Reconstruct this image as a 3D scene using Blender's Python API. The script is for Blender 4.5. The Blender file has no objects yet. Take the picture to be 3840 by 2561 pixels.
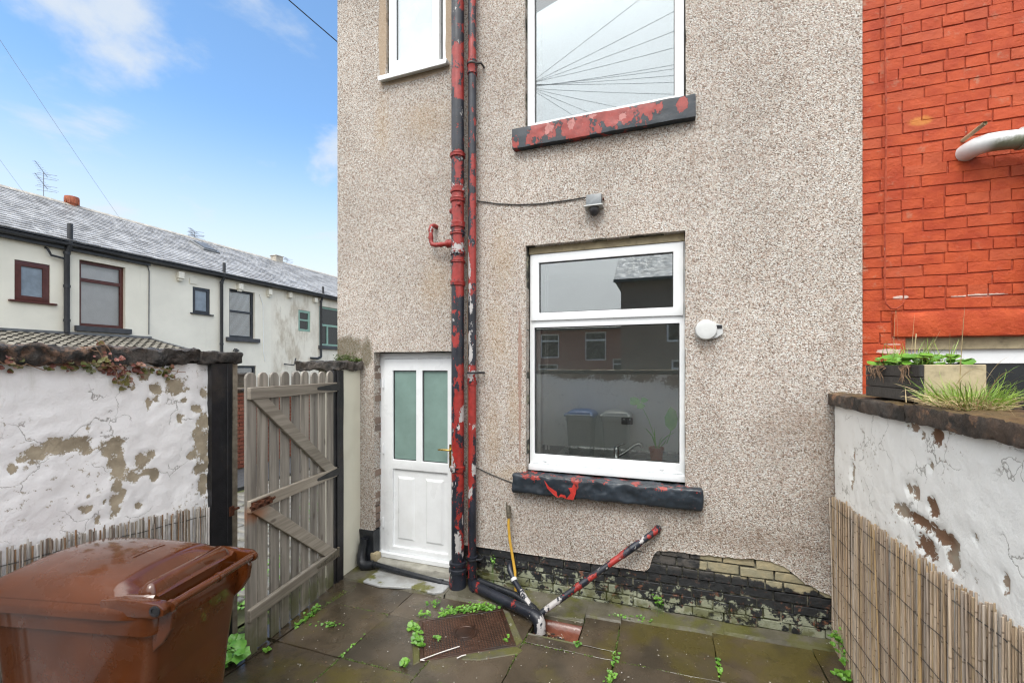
import bpy, bmesh, math, random
from mathutils import Vector, Matrix, noise

R = math.radians
rnd = random.Random(7)
S = bpy.context.scene
COL = S.collection

# ------------------------------------------------------------------ camera
cam_data = bpy.data.cameras.new('camera')
cam_data.sensor_width = 36.0
cam_data.lens = 15.31
cam_data.shift_y = 0.0251
cam_data.clip_start = 0.05
cam_data.clip_end = 600
camera = bpy.data.objects.new('camera', cam_data)
camera.location = (0, -3.7, 1.96)
camera.rotation_euler = (R(90), 0, R(19.56))
COL.objects.link(camera)
S.camera = camera

# ------------------------------------------------------------------ light
SUN_EL, SUN_AZ = 54.0, 183.0          # azimuth clockwise from +Y: high behind the camera, a little to its right
world = bpy.data.worlds.new('World')
S.world = world
world.use_nodes = True
wt = world.node_tree
wt.nodes.clear()


def wn(kind, ins=None, **props):
    n = wt.nodes.new(kind)
    for k, v in props.items():
        setattr(n, k, v)
    for k, v in (ins or {}).items():
        if isinstance(v, bpy.types.NodeSocket):
            wt.links.new(v, n.inputs[k])
        else:
            n.inputs[k].default_value = v
    return n


def wm(op, a, b=0.0, clamp=False):
    return wn('ShaderNodeMath', {0: a, 1: b}, operation=op, use_clamp=clamp).outputs[0]


def wmix(f, a, b):
    return wn('ShaderNodeMix', {0: f, 6: a, 7: b}, data_type='RGBA').outputs[2]


def wrange(v, a, b, c, d):
    return wn('ShaderNodeMapRange', {0: v, 1: a, 2: b, 3: c, 4: d}, interpolation_type='SMOOTHSTEP').outputs[0]


sky = wn('ShaderNodeTexSky', sky_type='NISHITA', sun_disc=False, sun_elevation=R(SUN_EL), sun_rotation=R(SUN_AZ))
sky.air_density = 1.0
sky.dust_density = 0.6
sky.ozone_density = 1.2
wdir = wn('ShaderNodeTexCoord').outputs['Generated']
sx = wn('ShaderNodeSeparateXYZ', {0: wdir})
dx, dy, dz = sx.outputs
WISP = 6.5
# wispy cloud deck: directions flattened on to a plane overhead
zz = wm('ADD', wm('MAXIMUM', dz, 0.0), 0.16)
flat = wn('ShaderNodeCombineXYZ', {0: wm('DIVIDE', dx, zz), 1: wm('DIVIDE', dy, zz), 2: 0.0}).outputs[0]
n1 = wn('ShaderNodeTexNoise', {'Vector': wn('ShaderNodeVectorMath', {0: flat, 1: (0.0, 0.0, WISP)}, operation='ADD').outputs[0], 'Scale': 2.3, 'Detail': 9.0, 'Roughness': 0.56, 'Distortion': 0.25}).outputs[0]
wisps = wrange(n1, 0.52, 0.72, 0.0, 0.8)
haze_low = wrange(dz, 0.08, 0.47, 1.0, 0.02)
# the cloud bank the windows reflect: it covers the sky behind the camera and overhead
n2 = wn('ShaderNodeTexNoise', {'Vector': flat, 'Scale': 0.8, 'Detail': 5.0, 'Roughness': 0.5}).outputs[0]
bank = wrange(wm('ADD', wm('ADD', wm('SUBTRACT', wm('MULTIPLY', dz, 0.36), dy), wm('MULTIPLY', dx, 0.0)), wm('MULTIPLY', wm('SUBTRACT', n2, 0.5), 0.5)), -0.02, 0.42, 0.0, 1.0)
skycol = wn('ShaderNodeMix', {0: 1.0, 6: sky.outputs[0], 7: (0.60, 0.755, 0.82, 1)}, data_type='RGBA', blend_type='MULTIPLY').outputs[2]
c1 = wmix(haze_low, skycol, (2.5, 2.6, 2.66, 1))
c2 = wmix(wisps, c1, (2.2, 2.34, 2.46, 1))
cie = wm('MULTIPLY', wm('ADD', wm('MULTIPLY', wm('MAXIMUM', dz, 0.0), 2.0), 1.0), 1.0 / 3.0)      # an overcast sky is three times brighter overhead
cloud = wn('ShaderNodeVectorMath', {0: wmix(n2, (8.6, 8.8, 9.0, 1), (11.0, 11.05, 11.1, 1)), 'Scale': cie}, operation='SCALE').outputs[0]
c3 = wmix(bank, c2, cloud)
bg = wn('ShaderNodeBackground', {'Color': c3, 'Strength': 0.14})
wo = wn('ShaderNodeOutputWorld', {0: bg.outputs[0]})

sun_data = bpy.data.lights.new('sun', 'SUN')
sun_data.energy = 0.8
sun_data.angle = R(24)
sun_data.color = (1.0, 0.96, 0.9)
sun = bpy.data.objects.new('sun', sun_data)
az, el = R(SUN_AZ), R(SUN_EL)
to_sun = Vector((math.sin(az) * math.cos(el), math.cos(az) * math.cos(el), math.sin(el)))
sun.rotation_euler = to_sun.to_track_quat('Z', 'Y').to_euler()
sun.location = to_sun * 40
COL.objects.link(sun)

S.view_settings.view_transform = 'Standard'
S.view_settings.look = 'None'
S.view_settings.exposure = 1.42
S.view_settings.gamma = 1.0
S.view_settings.use_curve_mapping = False
S.cycles.use_denoising = True
S.cycles.filter_width = 1.25
S.cycles.max_bounces = 8
S.cycles.transparent_max_bounces = 16
S.cycles.caustics_reflective = False
S.cycles.caustics_refractive = False


# ------------------------------------------------------------------ object helpers
def tag(o, label=None, cat=None, group=None, kind=None):
    if label: o['label'] = label
    if cat: o['category'] = cat
    if group: o['group'] = group
    if kind: o['kind'] = kind
    return o


def thing(name, label, cat, loc=(0, 0, 0), rz=0.0, group=None):
    o = bpy.data.objects.new(name, None)
    o.empty_display_size = 0.1
    o.location = loc
    o.rotation_euler = (0, 0, rz)
    COL.objects.link(o)
    return tag(o, label, cat, group)


class MB:
    """collects faces, then links them as ONE mesh object"""

    def __init__(self):
        self.v, self.f, self.m, self.a = [], [], [], {}

    def add(self, verts, faces, mi=0):
        b = len(self.v)
        self.v += [tuple(p) for p in verts]
        self.f += [tuple(i + b for i in f) for f in faces]
        self.m += [mi] * len(faces)
        return b

    def box(self, x0, x1, y0, y1, z0, z1, mi=0, jit=0.0):
        j = lambda: rnd.uniform(-jit, jit)
        p = [(x + j(), y + j(), z + j()) for z in (z0, z1) for y in (y0, y1) for x in (x0, x1)]
        self.add(p, [(0, 2, 3, 1), (4, 5, 7, 6), (0, 1, 5, 4), (2, 6, 7, 3), (0, 4, 6, 2), (1, 3, 7, 5)], mi)

    def obox(self, c, size, mat, mi=0):
        h = [s / 2 for s in size]
        p = [Vector(c) + mat @ Vector((x * h[0], y * h[1], z * h[2])) for z in (-1, 1) for y in (-1, 1) for x in (-1, 1)]
        self.add(p, [(0, 2, 3, 1), (4, 5, 7, 6), (0, 1, 5, 4), (2, 6, 7, 3), (0, 4, 6, 2), (1, 3, 7, 5)], mi)

    def bar(self, a, b, w, t, up=(0, 0, 1), mi=0):
        """a rectangular bar from a to b: w across, t along `up`"""
        a, b = Vector(a), Vector(b)
        d = (b - a)
        L = d.length
        d.normalize()
        s = d.cross(Vector(up)).normalized()
        u = s.cross(d)
        self.obox((a + b) / 2, (L, w, t), Matrix((d, s, u)).transposed(), mi)

    def tube(self, path, r, n=12, mi=0, caps=True):
        path = [Vector(p) for p in path]
        k = len(path)
        rr = r if isinstance(r, (list, tuple)) else [r] * k
        t0 = (path[1] - path[0]).normalized()
        ref = Vector((0, 0, 1)) if abs(t0.z) < 0.9 else Vector((1, 0, 0))
        s = t0.cross(ref).normalized()
        verts = []
        for i in range(k):
            t = (path[min(i + 1, k - 1)] - path[max(i - 1, 0)]).normalized()
            s = (s - t * s.dot(t)).normalized()
            u = t.cross(s)
            for j in range(n):
                a = 2 * math.pi * j / n
                verts.append(path[i] + (s * math.cos(a) + u * math.sin(a)) * rr[i])
        faces = [(i * n + j, i * n + (j + 1) % n, (i + 1) * n + (j + 1) % n, (i + 1) * n + j) for i in range(k - 1) for j in range(n)]
        if caps:
            faces += [tuple(range(n))[::-1], tuple((k - 1) * n + j for j in range(n))]
        return self.add(verts, faces, mi)

    def lathe(self, o, d, prof, n=20, mi=0, caps=True):
        """prof: (height along d, radius)"""
        d = Vector(d).normalized()
        o = Vector(o)
        ref = Vector((0, 0, 1)) if abs(d.z) < 0.9 else Vector((1, 0, 0))
        s = d.cross(ref).normalized()
        u = d.cross(s)
        verts = [o + d * h + (s * math.cos(2 * math.pi * j / n) + u * math.sin(2 * math.pi * j / n)) * r for h, r in prof for j in range(n)]
        k = len(prof)
        faces = [(i * n + j, i * n + (j + 1) % n, (i + 1) * n + (j + 1) % n, (i + 1) * n + j) for i in range(k - 1) for j in range(n)]
        if caps:
            faces += [tuple(range(n))[::-1], tuple((k - 1) * n + j for j in range(n))]
        return self.add(verts, faces, mi)

    def prism(self, pts, vec, mi=0):
        pts = [Vector(p) for p in pts]
        n = len(pts)
        q = [p + Vector(vec) for p in pts]
        self.add(pts + q, [tuple(range(n))[::-1], tuple(range(n, 2 * n))] + [(i, (i + 1) % n, n + (i + 1) % n, n + i) for i in range(n)], mi)

    def build(self, name, mats, parent=None, bevel=0.0, seg=1, smooth=None, weld=False, local=False, normals=True, link=True):
        v = self.v
        loc = Vector((0, 0, 0))
        if parent is not None and not local:
            q = parent
            while q is not None:
                loc = loc + q.location
                q = q.parent
            v = [tuple(Vector(p) - loc) for p in v]
        me = bpy.data.meshes.new(name)
        me.from_pydata(v, [], self.f)
        mats = mats if isinstance(mats, (list, tuple)) else [mats]
        for m in mats:
            me.materials.append(m)
        if len(mats) > 1:
            me.polygons.foreach_set('material_index', self.m)
        for k, vals in self.a.items():
            at = me.attributes.new(k, 'FLOAT', 'POINT')
            at.data.foreach_set('value', vals)
        if bevel or weld or normals:
            bm = bmesh.new()
            bm.from_mesh(me)
            if weld:
                bmesh.ops.remove_doubles(bm, verts=bm.verts, dist=1e-4)
            if normals:
                bmesh.ops.recalc_face_normals(bm, faces=bm.faces)
            if bevel:
                es = [e for e in bm.edges if len(e.link_faces) == 2 and e.calc_face_angle(0) > 0.6]
                bmesh.ops.bevel(bm, geom=es, offset=bevel, segments=seg, profile=0.6, affect='EDGES', clamp_overlap=True)
            bm.to_mesh(me)
            bm.free()
        if smooth is not None:
            me.shade_smooth()
            me.set_sharp_from_angle(angle=R(smooth))
        o = bpy.data.objects.new(name, me)
        if parent is not None:
            o.parent = parent
        if link:
            COL.objects.link(o)
        return o


def copy_obj(o, parent, loc, rot=(0, 0, 0), scale=(1, 1, 1)):
    c = o.copy()
    COL.objects.link(c)
    c.parent = parent
    c.location = loc
    c.rotation_euler = rot
    c.scale = scale
    return c


def nz(x, y=0.0, z=0.0, s=1.0):
    return noise.noise(Vector((x * s, y * s, z * s)))


def fbm(x, y=0.0, z=0.0, s=1.0, o=4):
    return noise.fractal(Vector((x * s, y * s, z * s)), 1.0, 2.0, o)


def cuts(a0, a1, fixed, step):
    fs = sorted(set([a0, a1] + [f for f in fixed if a0 < f < a1]))
    out = []
    for p, q in zip(fs, fs[1:]):
        k = max(1, round((q - p) / step))
        out += [p + (q - p) * i / k for i in range(k)]
    return out + [fs[-1]]


def panel(mb, mp, a0, a1, b0, b1, holes=(), step=9e9, depth=0.1, jit=0.0, mi=0, edge=None):
    """a wall or frame face with rectangular holes; mp(a, b, d) -> xyz, d runs inwards; reveals go in to `depth`"""
    A = cuts(a0, a1, [h[0] for h in holes] + [h[1] for h in holes], step)
    B = cuts(b0, b1, [h[2] for h in holes] + [h[3] for h in holes], step)
    idx = {}
    J = (lambda a, b: (jit * nz(a * 9, b * 9, 1.3), jit * nz(a * 9, b * 9, 7.7))) if jit else (lambda a, b: (0, 0))

    def vid(i, j, d):
        k = (i, j, d)
        if k not in idx:
            ja, jb = J(A[i], B[j])
            if i in (0, len(A) - 1): ja = 0
            if j in (0, len(B) - 1): jb = 0
            idx[k] = len(mb.v)
            mb.v.append(tuple(mp(A[i] + ja, B[j] + jb, d)))
        return idx[k]

    def hole(i, j):
        if not (0 <= i < len(A) - 1 and 0 <= j < len(B) - 1):
            return None
        ca, cb = (A[i] + A[i + 1]) / 2, (B[j] + B[j + 1]) / 2
        return any(h[0] < ca < h[1] and h[2] < cb < h[3] for h in holes)

    e = depth if edge is None else edge
    for i in range(len(A) - 1):
        for j in range(len(B) - 1):
            if hole(i, j):
                continue
            mb.f.append((vid(i, j, 0), vid(i + 1, j, 0), vid(i + 1, j + 1, 0), vid(i, j + 1, 0)))
            mb.m.append(mi)
            for (ni, nj, p, q) in ((i - 1, j, (i, j), (i, j + 1)), (i + 1, j, (i + 1, j), (i + 1, j + 1)),
                                   (i, j - 1, (i, j), (i + 1, j)), (i, j + 1, (i, j + 1), (i + 1, j + 1))):
                h = hole(ni, nj)
                dd = depth if h else (e if h is None else 0)
                if dd:
                    mb.f.append((vid(*p, 0), vid(*q, 0), vid(*q, dd), vid(*p, dd)))
                    mb.m.append(mi)


def qbox(mb, mp, a0, a1, b0, b1, d0, d1, mi=0):
    p = [mp(a, b, d) for d in (d0, d1) for b in (b0, b1) for a in (a0, a1)]
    mb.add(p, [(0, 2, 3, 1), (4, 5, 7, 6), (0, 1, 5, 4), (2, 6, 7, 3), (0, 4, 6, 2), (1, 3, 7, 5)], mi)


def zg(x):
    """the yard falls gently towards the gate"""
    return -0.015 + 0.016 * (max(-3.4, min(1.1, x)) - 1.1)


# ------------------------------------------------------------------ material helpers
class T:
    def __init__(self, name):
        self.mat = bpy.data.materials.new(name)
        self.mat.use_nodes = True
        self.nt = self.mat.node_tree
        self.b = self.nt.nodes['Principled BSDF']
        self.out = self.nt.nodes['Material Output']
        self._pos = None

    def n(self, kind, ins=None, **props):
        n = self.nt.nodes.new(kind)
        for k, v in props.items():
            setattr(n, k, v)
        for k, v in (ins or {}).items():
            if isinstance(v, bpy.types.NodeSocket):
                self.nt.links.new(v, n.inputs[k])
            elif v is not None:
                n.inputs[k].default_value = v
        return n

    @property
    def pos(self):
        if self._pos is None:
            self._pos = self.n('ShaderNodeNewGeometry').outputs['Position']
        return self._pos

    def sc(self, x, y, z, vec=None):
        return self.n('ShaderNodeVectorMath', {0: vec or self.pos, 1: (x, y, z)}, operation='MULTIPLY').outputs[0]

    def xyz(self, vec=None):
        return self.n('ShaderNodeSeparateXYZ', {0: vec or self.pos}).outputs

    def noise(self, scale, detail=4, rough=0.5, vec=None, dist=0.0):
        return self.n('ShaderNodeTexNoise', {'Vector': vec or self.pos, 'Scale': scale, 'Detail': detail, 'Roughness': rough, 'Distortion': dist}).outputs[0]

    def vor(self, scale, vec=None, feature='F1', rand=1.0):
        return self.n('ShaderNodeTexVoronoi', {'Vector': vec or self.pos, 'Scale': scale, 'Randomness': rand}, feature=feature)

    def m(self, op, a, b=0.0, clamp=False):
        return self.n('ShaderNodeMath', {0: a, 1: b}, operation=op, use_clamp=clamp).outputs[0]

    def ss(self, v, a, b, c=0.0, d=1.0):
        return self.n('ShaderNodeMapRange', {0: v, 1: a, 2: b, 3: c, 4: d}, interpolation_type='SMOOTHSTEP').outputs[0]

    def ramp(self, f, stops, interp='LINEAR'):
        r = self.n('ShaderNodeValToRGB', {0: f})
        r.color_ramp.interpolation = interp
        el = r.color_ramp.elements
        while len(el) < len(stops):
            el.new(0.5)
        for e, (p, c) in zip(el, stops):
            e.position = p
            e.color = (*c, 1)
        return r.outputs[0]

    def mix(self, f, a, b, mode='MIX'):
        c = lambda v: (*v, 1) if isinstance(v, tuple) and len(v) == 3 else v
        return self.n('ShaderNodeMix', {0: f, 6: c(a), 7: c(b)}, data_type='RGBA', blend_type=mode).outputs[2]

    def attr(self, name):
        return self.n('ShaderNodeAttribute', attribute_name=name).outputs['Fac']

    def rand(self):
        return self.n('ShaderNodeObjectInfo').outputs['Random']

    def bump(self, h, strength=0.5, dist=0.01, prev=None):
        return self.n('ShaderNodeBump', {'Height': h, 'Strength': strength, 'Distance': dist, 'Normal': prev}).outputs[0]

    def vals(self, col=None, rough=None, normal=None, **kw):
        d = {'Base Color': (*col, 1) if isinstance(col, tuple) else col, 'Roughness': rough, 'Normal': normal}
        for k, v in list(d.items()) + list(kw.items()):
            if v is None:
                continue
            k = k.replace('_', ' ')
            if isinstance(v, bpy.types.NodeSocket):
                self.nt.links.new(v, self.b.inputs[k])
            else:
                self.b.inputs[k].default_value = v
        return self.mat


MAT = {}


def plain(name, col, rough=0.5, var=0.12, scale=14.0, bump=0.15, metal=0.0, dirt=None, dirtamt=0.4, spec=0.5, dscale=3.1):
    """a painted, moulded or metal surface: its colour with faint mottling, uneven gloss and optional dirt"""
    t = T(name)
    n = t.noise(scale, 5, 0.6)
    hi = tuple(min(1, c * (1 + var)) for c in col)
    lo = tuple(c * (1 - var) for c in col)
    c = t.mix(t.ss(n, 0.3, 0.7), lo, hi)
    if dirt:
        d = t.noise(dscale, 8, 0.65)
        c = t.mix(t.m('MULTIPLY', t.ss(d, 0.5, 0.78), dirtamt), c, dirt)
    r = t.ss(t.noise(scale * 0.6, 3), 0.2, 0.8, max(0.02, rough - 0.09), min(1, rough + 0.12))
    MAT[name] = t.vals(c, r, t.bump(t.noise(scale * 6, 3), bump, 0.003), Metallic=metal, Specular_IOR_Level=spec)
    return MAT[name]


# ------------------------------------------------------------------ materials
def blobmask(t, blobs, soft=0.6, k=0.55, nscale=9.0):
    """union of soft spheres (x, y, z, r) with a ragged rim: for stains that have a place of their own"""
    out = None
    nn = t.m('MULTIPLY', t.m('SUBTRACT', t.noise(nscale, 6, 0.6), 0.5), k)
    for q in blobs:
        x, y, z, rx, rz = q[:5]
        ry = q[5] if len(q) > 5 else None
        v = t.n('ShaderNodeVectorMath', {0: t.pos, 1: (x, y, z)}, operation='SUBTRACT').outputs[0]
        v = t.n('ShaderNodeVectorMath', {0: v, 1: (1 / rx, 1 / ry if ry else 0, 1 / rz)}, operation='MULTIPLY').outputs[0]
        l = t.n('ShaderNodeVectorMath', {0: v}, operation='LENGTH').outputs['Value']
        l = t.m('SUBTRACT', 1.0, l)
        out = l if out is None else t.m('MAXIMUM', out, l)
    return t.ss(t.m('ADD', out, nn), 0.0, soft)


def pebbledash():
    t = T('pebbledash')
    P = t.xyz()
    flat = t.n('ShaderNodeCombineXYZ', {0: t.m('ADD', P[0], t.m('MULTIPLY', P[1], .7)), 1: t.m('ADD', P[2], t.m('MULTIPLY', P[1], .4)), 2: 0.0}).outputs[0]
    v = t.n('ShaderNodeTexVoronoi', {'Vector': flat, 'Scale': 112.0, 'Randomness': 1.0}, voronoi_dimensions='2D')
    cell = t.xyz(v.outputs['Color'])
    chip = t.ramp(cell[0], [(0.0, (.50, .45, .39)), (.16, (.47, .39, .33)), (.34, (.58, .54, .49)), (.5, (.40, .325, .275)),
                            (.62, (.53, .45, .385)), (.78, (.63, .60, .56)), (.88, (.34, .25, .195)), (.95, (.22, .165, .125))], 'CONSTANT')
    fine = t.mix(t.ss(t.noise(210, 3), 0.35, 0.65), (.92, .92, .93), (1.2, 1.19, 1.18))
    col = t.mix(1.0, chip, fine, 'MULTIPLY')
    pit = t.n('ShaderNodeTexVoronoi', {'Vector': flat, 'Scale': 82.0, 'Randomness': 1.0}, voronoi_dimensions='2D')
    pc = t.xyz(pit.outputs['Color'])
    hole = t.m('MULTIPLY', t.ss(pit.outputs['Distance'], 0.20, 0.38, 1, 0), t.m('LESS_THAN', pc[1], 0.46))
    col = t.mix(t.m('MULTIPLY', hole, 0.68), col, (.085, .062, .046))
    big = t.noise(1.15, 5, 0.6)
    col = t.mix(1.0, col, t.mix(t.ss(big, 0.3, 0.7), (.86, .845, .83), (1.07, 1.06, 1.05)), 'MULTIPLY')
    col = t.mix(1.0, col, (.90, .935, .96), 'MULTIPLY')
    och = blobmask(t, [(-1.42, 0, 2.95, .2, .5), (-1.45, 0, 2.25, .2, .55), (-1.5, 0, 1.35, .12, .5), (-2.1, 0, 2.75, .28, .4), (-1.3, 0, 1.0, .3, .12),
                       (-2.7, 0, 4.4, .14, .5), (-2.2, 0, 4.35, .4, .3), (-1.3, 0, 1.6, .09, .5)], 0.9, 0.9, 5.0)
    col = t.mix(t.m('MULTIPLY', och, 0.26), col, (.36, .23, .09))
    damp = blobmask(t, [(1.15, 0, 1.1, .28, .6), (.95, 0, 1.55, .4, .25), (.6, 0, .65, .7, .16), (1.15, 0, 2.2, .12, .5), (-1.27, 0, 3.65, .05, .28), (.19, 0, 3.62, .05, .3), (-.5, 0, 3.80, .8, .07), (-.5, 0, .80, .8, .08), (.24, 0, .72, .06, .25), (.30, 0, 2.1, .09, .13), (-.56, 0, 3.18, .07, .12)], 1.0, 0.9, 4.0)
    col = t.mix(t.m('MULTIPLY', damp, 0.3), col, (.22, .15, .10))
    moss = blobmask(t, [(-3.15, 0, 2.16, .3, .17), (-2.9, 0, 2.1, .1, .2)], 0.5, 0.9, 12.0)
    col = t.mix(t.m('MULTIPLY', moss, 0.72), col, (.07, .055, .015))
    bare = blobmask(t, [(-2.70, 0, 5.3, .055, .62), (-2.33, 0, 4.80, .42, .035), (-1.955, 0, 5.3, .05, .6), (-1.735, 0, 2.6, .03, 3.6)], 0.25, 0.5, 14.0)
    bcol = t.mix(t.noise(22, 4), (.30, .21, .13), (.42, .33, .24))
    col = t.mix(t.m('MULTIPLY', bare, 0.85), col, bcol)
    seam = blobmask(t, [(-1.24, 0, 2.0, .022, .55), (-1.24, 0, 1.5, .014, .5)], 0.4, 1.2, 16.0)
    col = t.mix(t.m('MULTIPLY', seam, 0.7), col, (.30, .16, .11))
    scar = blobmask(t, [(-.09, 0, .69, .09, .085)], 0.5, 0.6, 18.0)
    col = t.mix(t.m('MULTIPLY', scar, 0.75), col, (.25, .225, .19))
    h = t.m('SUBTRACT', t.m('SUBTRACT', 1.0, t.m('MULTIPLY', v.outputs['Distance'], 0.9)), t.m('MULTIPLY', hole, 1.0))
    h = t.m('ADD', h, t.m('MULTIPLY', t.noise(18, 3), 0.5))
    h = t.m('MULTIPLY', h, t.m('SUBTRACT', 1.0, t.m('MULTIPLY', bare, 0.8)))
    MAT['pebbledash'] = t.vals(col, 0.78, t.bump(h, 0.6, 0.008), Specular_IOR_Level=0.3)


def peeling(name, base, red, under, nscale=11.0):
    """old paint in layers: dark top coat, red coat where `red` is high, bare primer where `white` is high"""
    t = T(name)
    warp = t.noise(nscale, 8, 0.66, t.sc(1, 1, 0.55))
    fine = t.noise(nscale * 6, 4, 0.6)
    flk = t.vor(nscale * 3.2, t.sc(1, 1, .6, t.n('ShaderNodeVectorMath', {0: t.pos, 1: t.n('ShaderNodeVectorMath', {0: t.n('ShaderNodeTexNoise', {'Vector': t.pos, 'Scale': 40.0, 'Detail': 4.0}).outputs[1], 'Scale': .03}, operation='SCALE').outputs[0]}, operation='ADD').outputs[0]))
    e = t.m('ADD', t.m('MULTIPLY', t.m('SUBTRACT', warp, 0.5), 1.7), t.m('ADD', t.m('MULTIPLY', t.m('SUBTRACT', fine, 0.5), 0.5), t.m('MULTIPLY', t.m('SUBTRACT', t.xyz(flk.outputs['Color'])[0], .5), .38)))
    ra = t.m('ADD', t.attr('red'), e)
    wa = t.m('ADD', t.attr('white'), t.m('MULTIPLY', e, -0.9))
    rm = t.ss(ra, 0.5, 0.525)
    wmk = t.ss(wa, 0.5, 0.525)
    b = t.mix(t.ss(t.noise(5, 5, 0.6), .3, .7), base, tuple(c * 1.9 for c in base))
    spk = t.ss(t.noise(70, 2), 0.69, 0.73)
    b = t.mix(t.m('MULTIPLY', spk, 0.35), b, (.20, .09, .08))
    rr = t.mix(t.ss(t.noise(20, 5, 0.6), .3, .7), tuple(c * .8 for c in red), tuple(min(1, c * 1.22) for c in red))
    rr = t.mix(t.m('MULTIPLY', t.ss(t.noise(38, 6, .7), .62, .70), .55), rr, (.50, .20, .18))
    c = t.mix(rm, b, rr)
    c = t.mix(wmk, c, t.mix(t.noise(30, 4), under, tuple(x * .68 for x in under)))
    h = t.m('ADD', t.m('MULTIPLY', rm, -0.5), t.m('ADD', t.m('MULTIPLY', wmk, -0.5), t.m('MULTIPLY', fine, 0.25)))
    ro = t.ss(t.noise(9, 4), .3, .7, .3, .55)
    MAT[name] = t.vals(c, ro, t.bump(h, 0.9, 0.005))


def wallpaint(name, under1, under2, paint):
    """thick masonry paint coming off in sheets; the vertex attribute `peel` says where"""
    t = T(name)
    e = t.m('ADD', t.m('MULTIPLY', t.m('SUBTRACT', t.noise(19, 8, 0.72), 0.5), 1.7), t.m('MULTIPLY', t.m('SUBTRACT', t.noise(75, 3), 0.5), 0.3))
    pa = t.m('ADD', t.m('SUBTRACT', t.attr('peel'), .02), e)
    pm = t.ss(pa, 0.5, 0.52)
    # chips of paint missing all over
    ch = t.m('MULTIPLY', t.ss(t.noise(30, 7, 0.72), 0.60, 0.615), t.ss(t.noise(2.6, 3), 0.47, 0.57))
    pm = t.m('MAXIMUM', pm, t.m('MULTIPLY', ch, 0.8))
    # cracks: thin lines along cell borders, broken up
    wv = t.n('ShaderNodeVectorMath', {0: t.n('ShaderNodeTexNoise', {'Vector': t.pos, 'Scale': 9.0, 'Detail': 6.0}).outputs[1], 'Scale': .22}, operation='SCALE').outputs[0]
    vv = t.n('ShaderNodeVectorMath', {0: t.pos, 1: wv}, operation='ADD').outputs[0]
    cr = t.vor(4.2, vv, 'DISTANCE_TO_EDGE').outputs['Distance']
    crk = t.m('MULTIPLY', t.ss(cr, 0.003, 0.015, 1, 0), t.ss(t.noise(3.4, 3), 0.50, 0.56))
    dirt = t.ss(t.noise(2.0, 7, 0.62), 0.5, 0.82)
    pc = t.mix(t.m('MULTIPLY', dirt, 0.14), paint, tuple(c * .62 for c in paint))
    low = t.m('MULTIPLY', t.ss(t.xyz()[2], 1.6, 2.0), t.ss(t.noise(9, 6, 0.65, t.sc(1, 1, .22)), .52, .75))
    pc = t.mix(t.m('MULTIPLY', low, 0.35), pc, (.33, .33, .22))
    u = t.mix(t.ss(t.noise(8, 7, 0.65), .35, .65), under1, under2)
    u = t.mix(t.m('MULTIPLY', t.attr('soil'), 0.9), u, (.17, .085, .045))
    pc = t.mix(t.m('MULTIPLY', crk, 0.6), pc, (.13, .11, .08))
    lay = t.ss(pa, .44, .455)      # an older, yellower coat shows round the bare places
    pc = t.mix(t.m('MULTIPLY', lay, .55), pc, (.60, .57, .49))
    c = t.mix(pm, pc, u)
    lump = t.m('ADD', t.m('MULTIPLY', t.noise(24, 8, 0.68), .7), t.m('ADD', t.m('MULTIPLY', t.noise(95, 4), 0.22), t.m('MULTIPLY', t.noise(48, 7, .72), .42)))
    h = t.m('SUBTRACT', lump, t.m('ADD', t.m('MULTIPLY', pm, 1.0), t.m('MULTIPLY', crk, 0.6)))
    MAT[name] = t.vals(c, t.mix(pm, (.42,) * 3, (.85,) * 3), t.bump(h, 0.5, 0.009), Specular_IOR_Level=0.35)


def redbrick():
    t = T('red_painted_brick')
    r = t.rand()
    p = t.noise(7, 7, 0.62)
    c = t.mix(t.ss(p, .3, .7), (.355, .043, .0115), (.485, .079, .0215))
    c = t.mix(t.m('MULTIPLY', t.ss(r, .55, 1.0), .45), c, (.43, .09, .035))
    worn = t.m('MULTIPLY', t.ss(t.noise(15, 8, 0.68), .56, .68), t.ss(t.noise(1.9, 4), .44, .58))
    c = t.mix(t.m('MULTIPLY', worn, .75), c, (.40, .19, .12))
    wear2 = t.m('MULTIPLY', t.ss(t.noise(21, 6, 0.68, t.sc(.6, 1, 1.4)), .70, .73), t.ss(t.noise(2.7, 3, .5, t.sc(1, 1, 1.5)), .56, .62))
    c = t.mix(wear2, c, (.62, .50, .42))
    lime = blobmask(t, [(1.52, 0, 2.44, .05, .014), (1.95, 0, 2.43, .16, .011), (1.46, 0, 2.07, .10, .018), (1.5, 0, 2.12, .08, .008)], 0.25, 1.5, 30.0)
    c = t.mix(t.m('MULTIPLY', lime, .85), c, (.60, .50, .44))
    orange = blobmask(t, [(1.62, 0, 3.63, .09, .04)], 0.5, 0.9, 20.0)
    c = t.mix(t.m('MULTIPLY', orange, .7), c, (.58, .23, .045))
    h = t.m('ADD', t.noise(30, 8, 0.70), t.m('MULTIPLY', t.noise(11, 3), .6))
    MAT['red_painted_brick'] = t.vals(c, 0.62, t.bump(h, 0.8, 0.012), Specular_IOR_Level=0.3)
    t = T('red_painted_mortar')
    c = t.mix(t.ss(t.noise(14, 7, 0.65), .35, .68), (.29, .038, .012), (.42, .07, .022))
    c = t.mix(t.ss(t.noise(23, 7, 0.7), .60, .68), c, (.40, .20, .14))
    MAT['red_painted_mortar'] = t.vals(c, 0.75, t.bump(t.noise(40, 6, 0.65), 0.8, 0.01))


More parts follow.
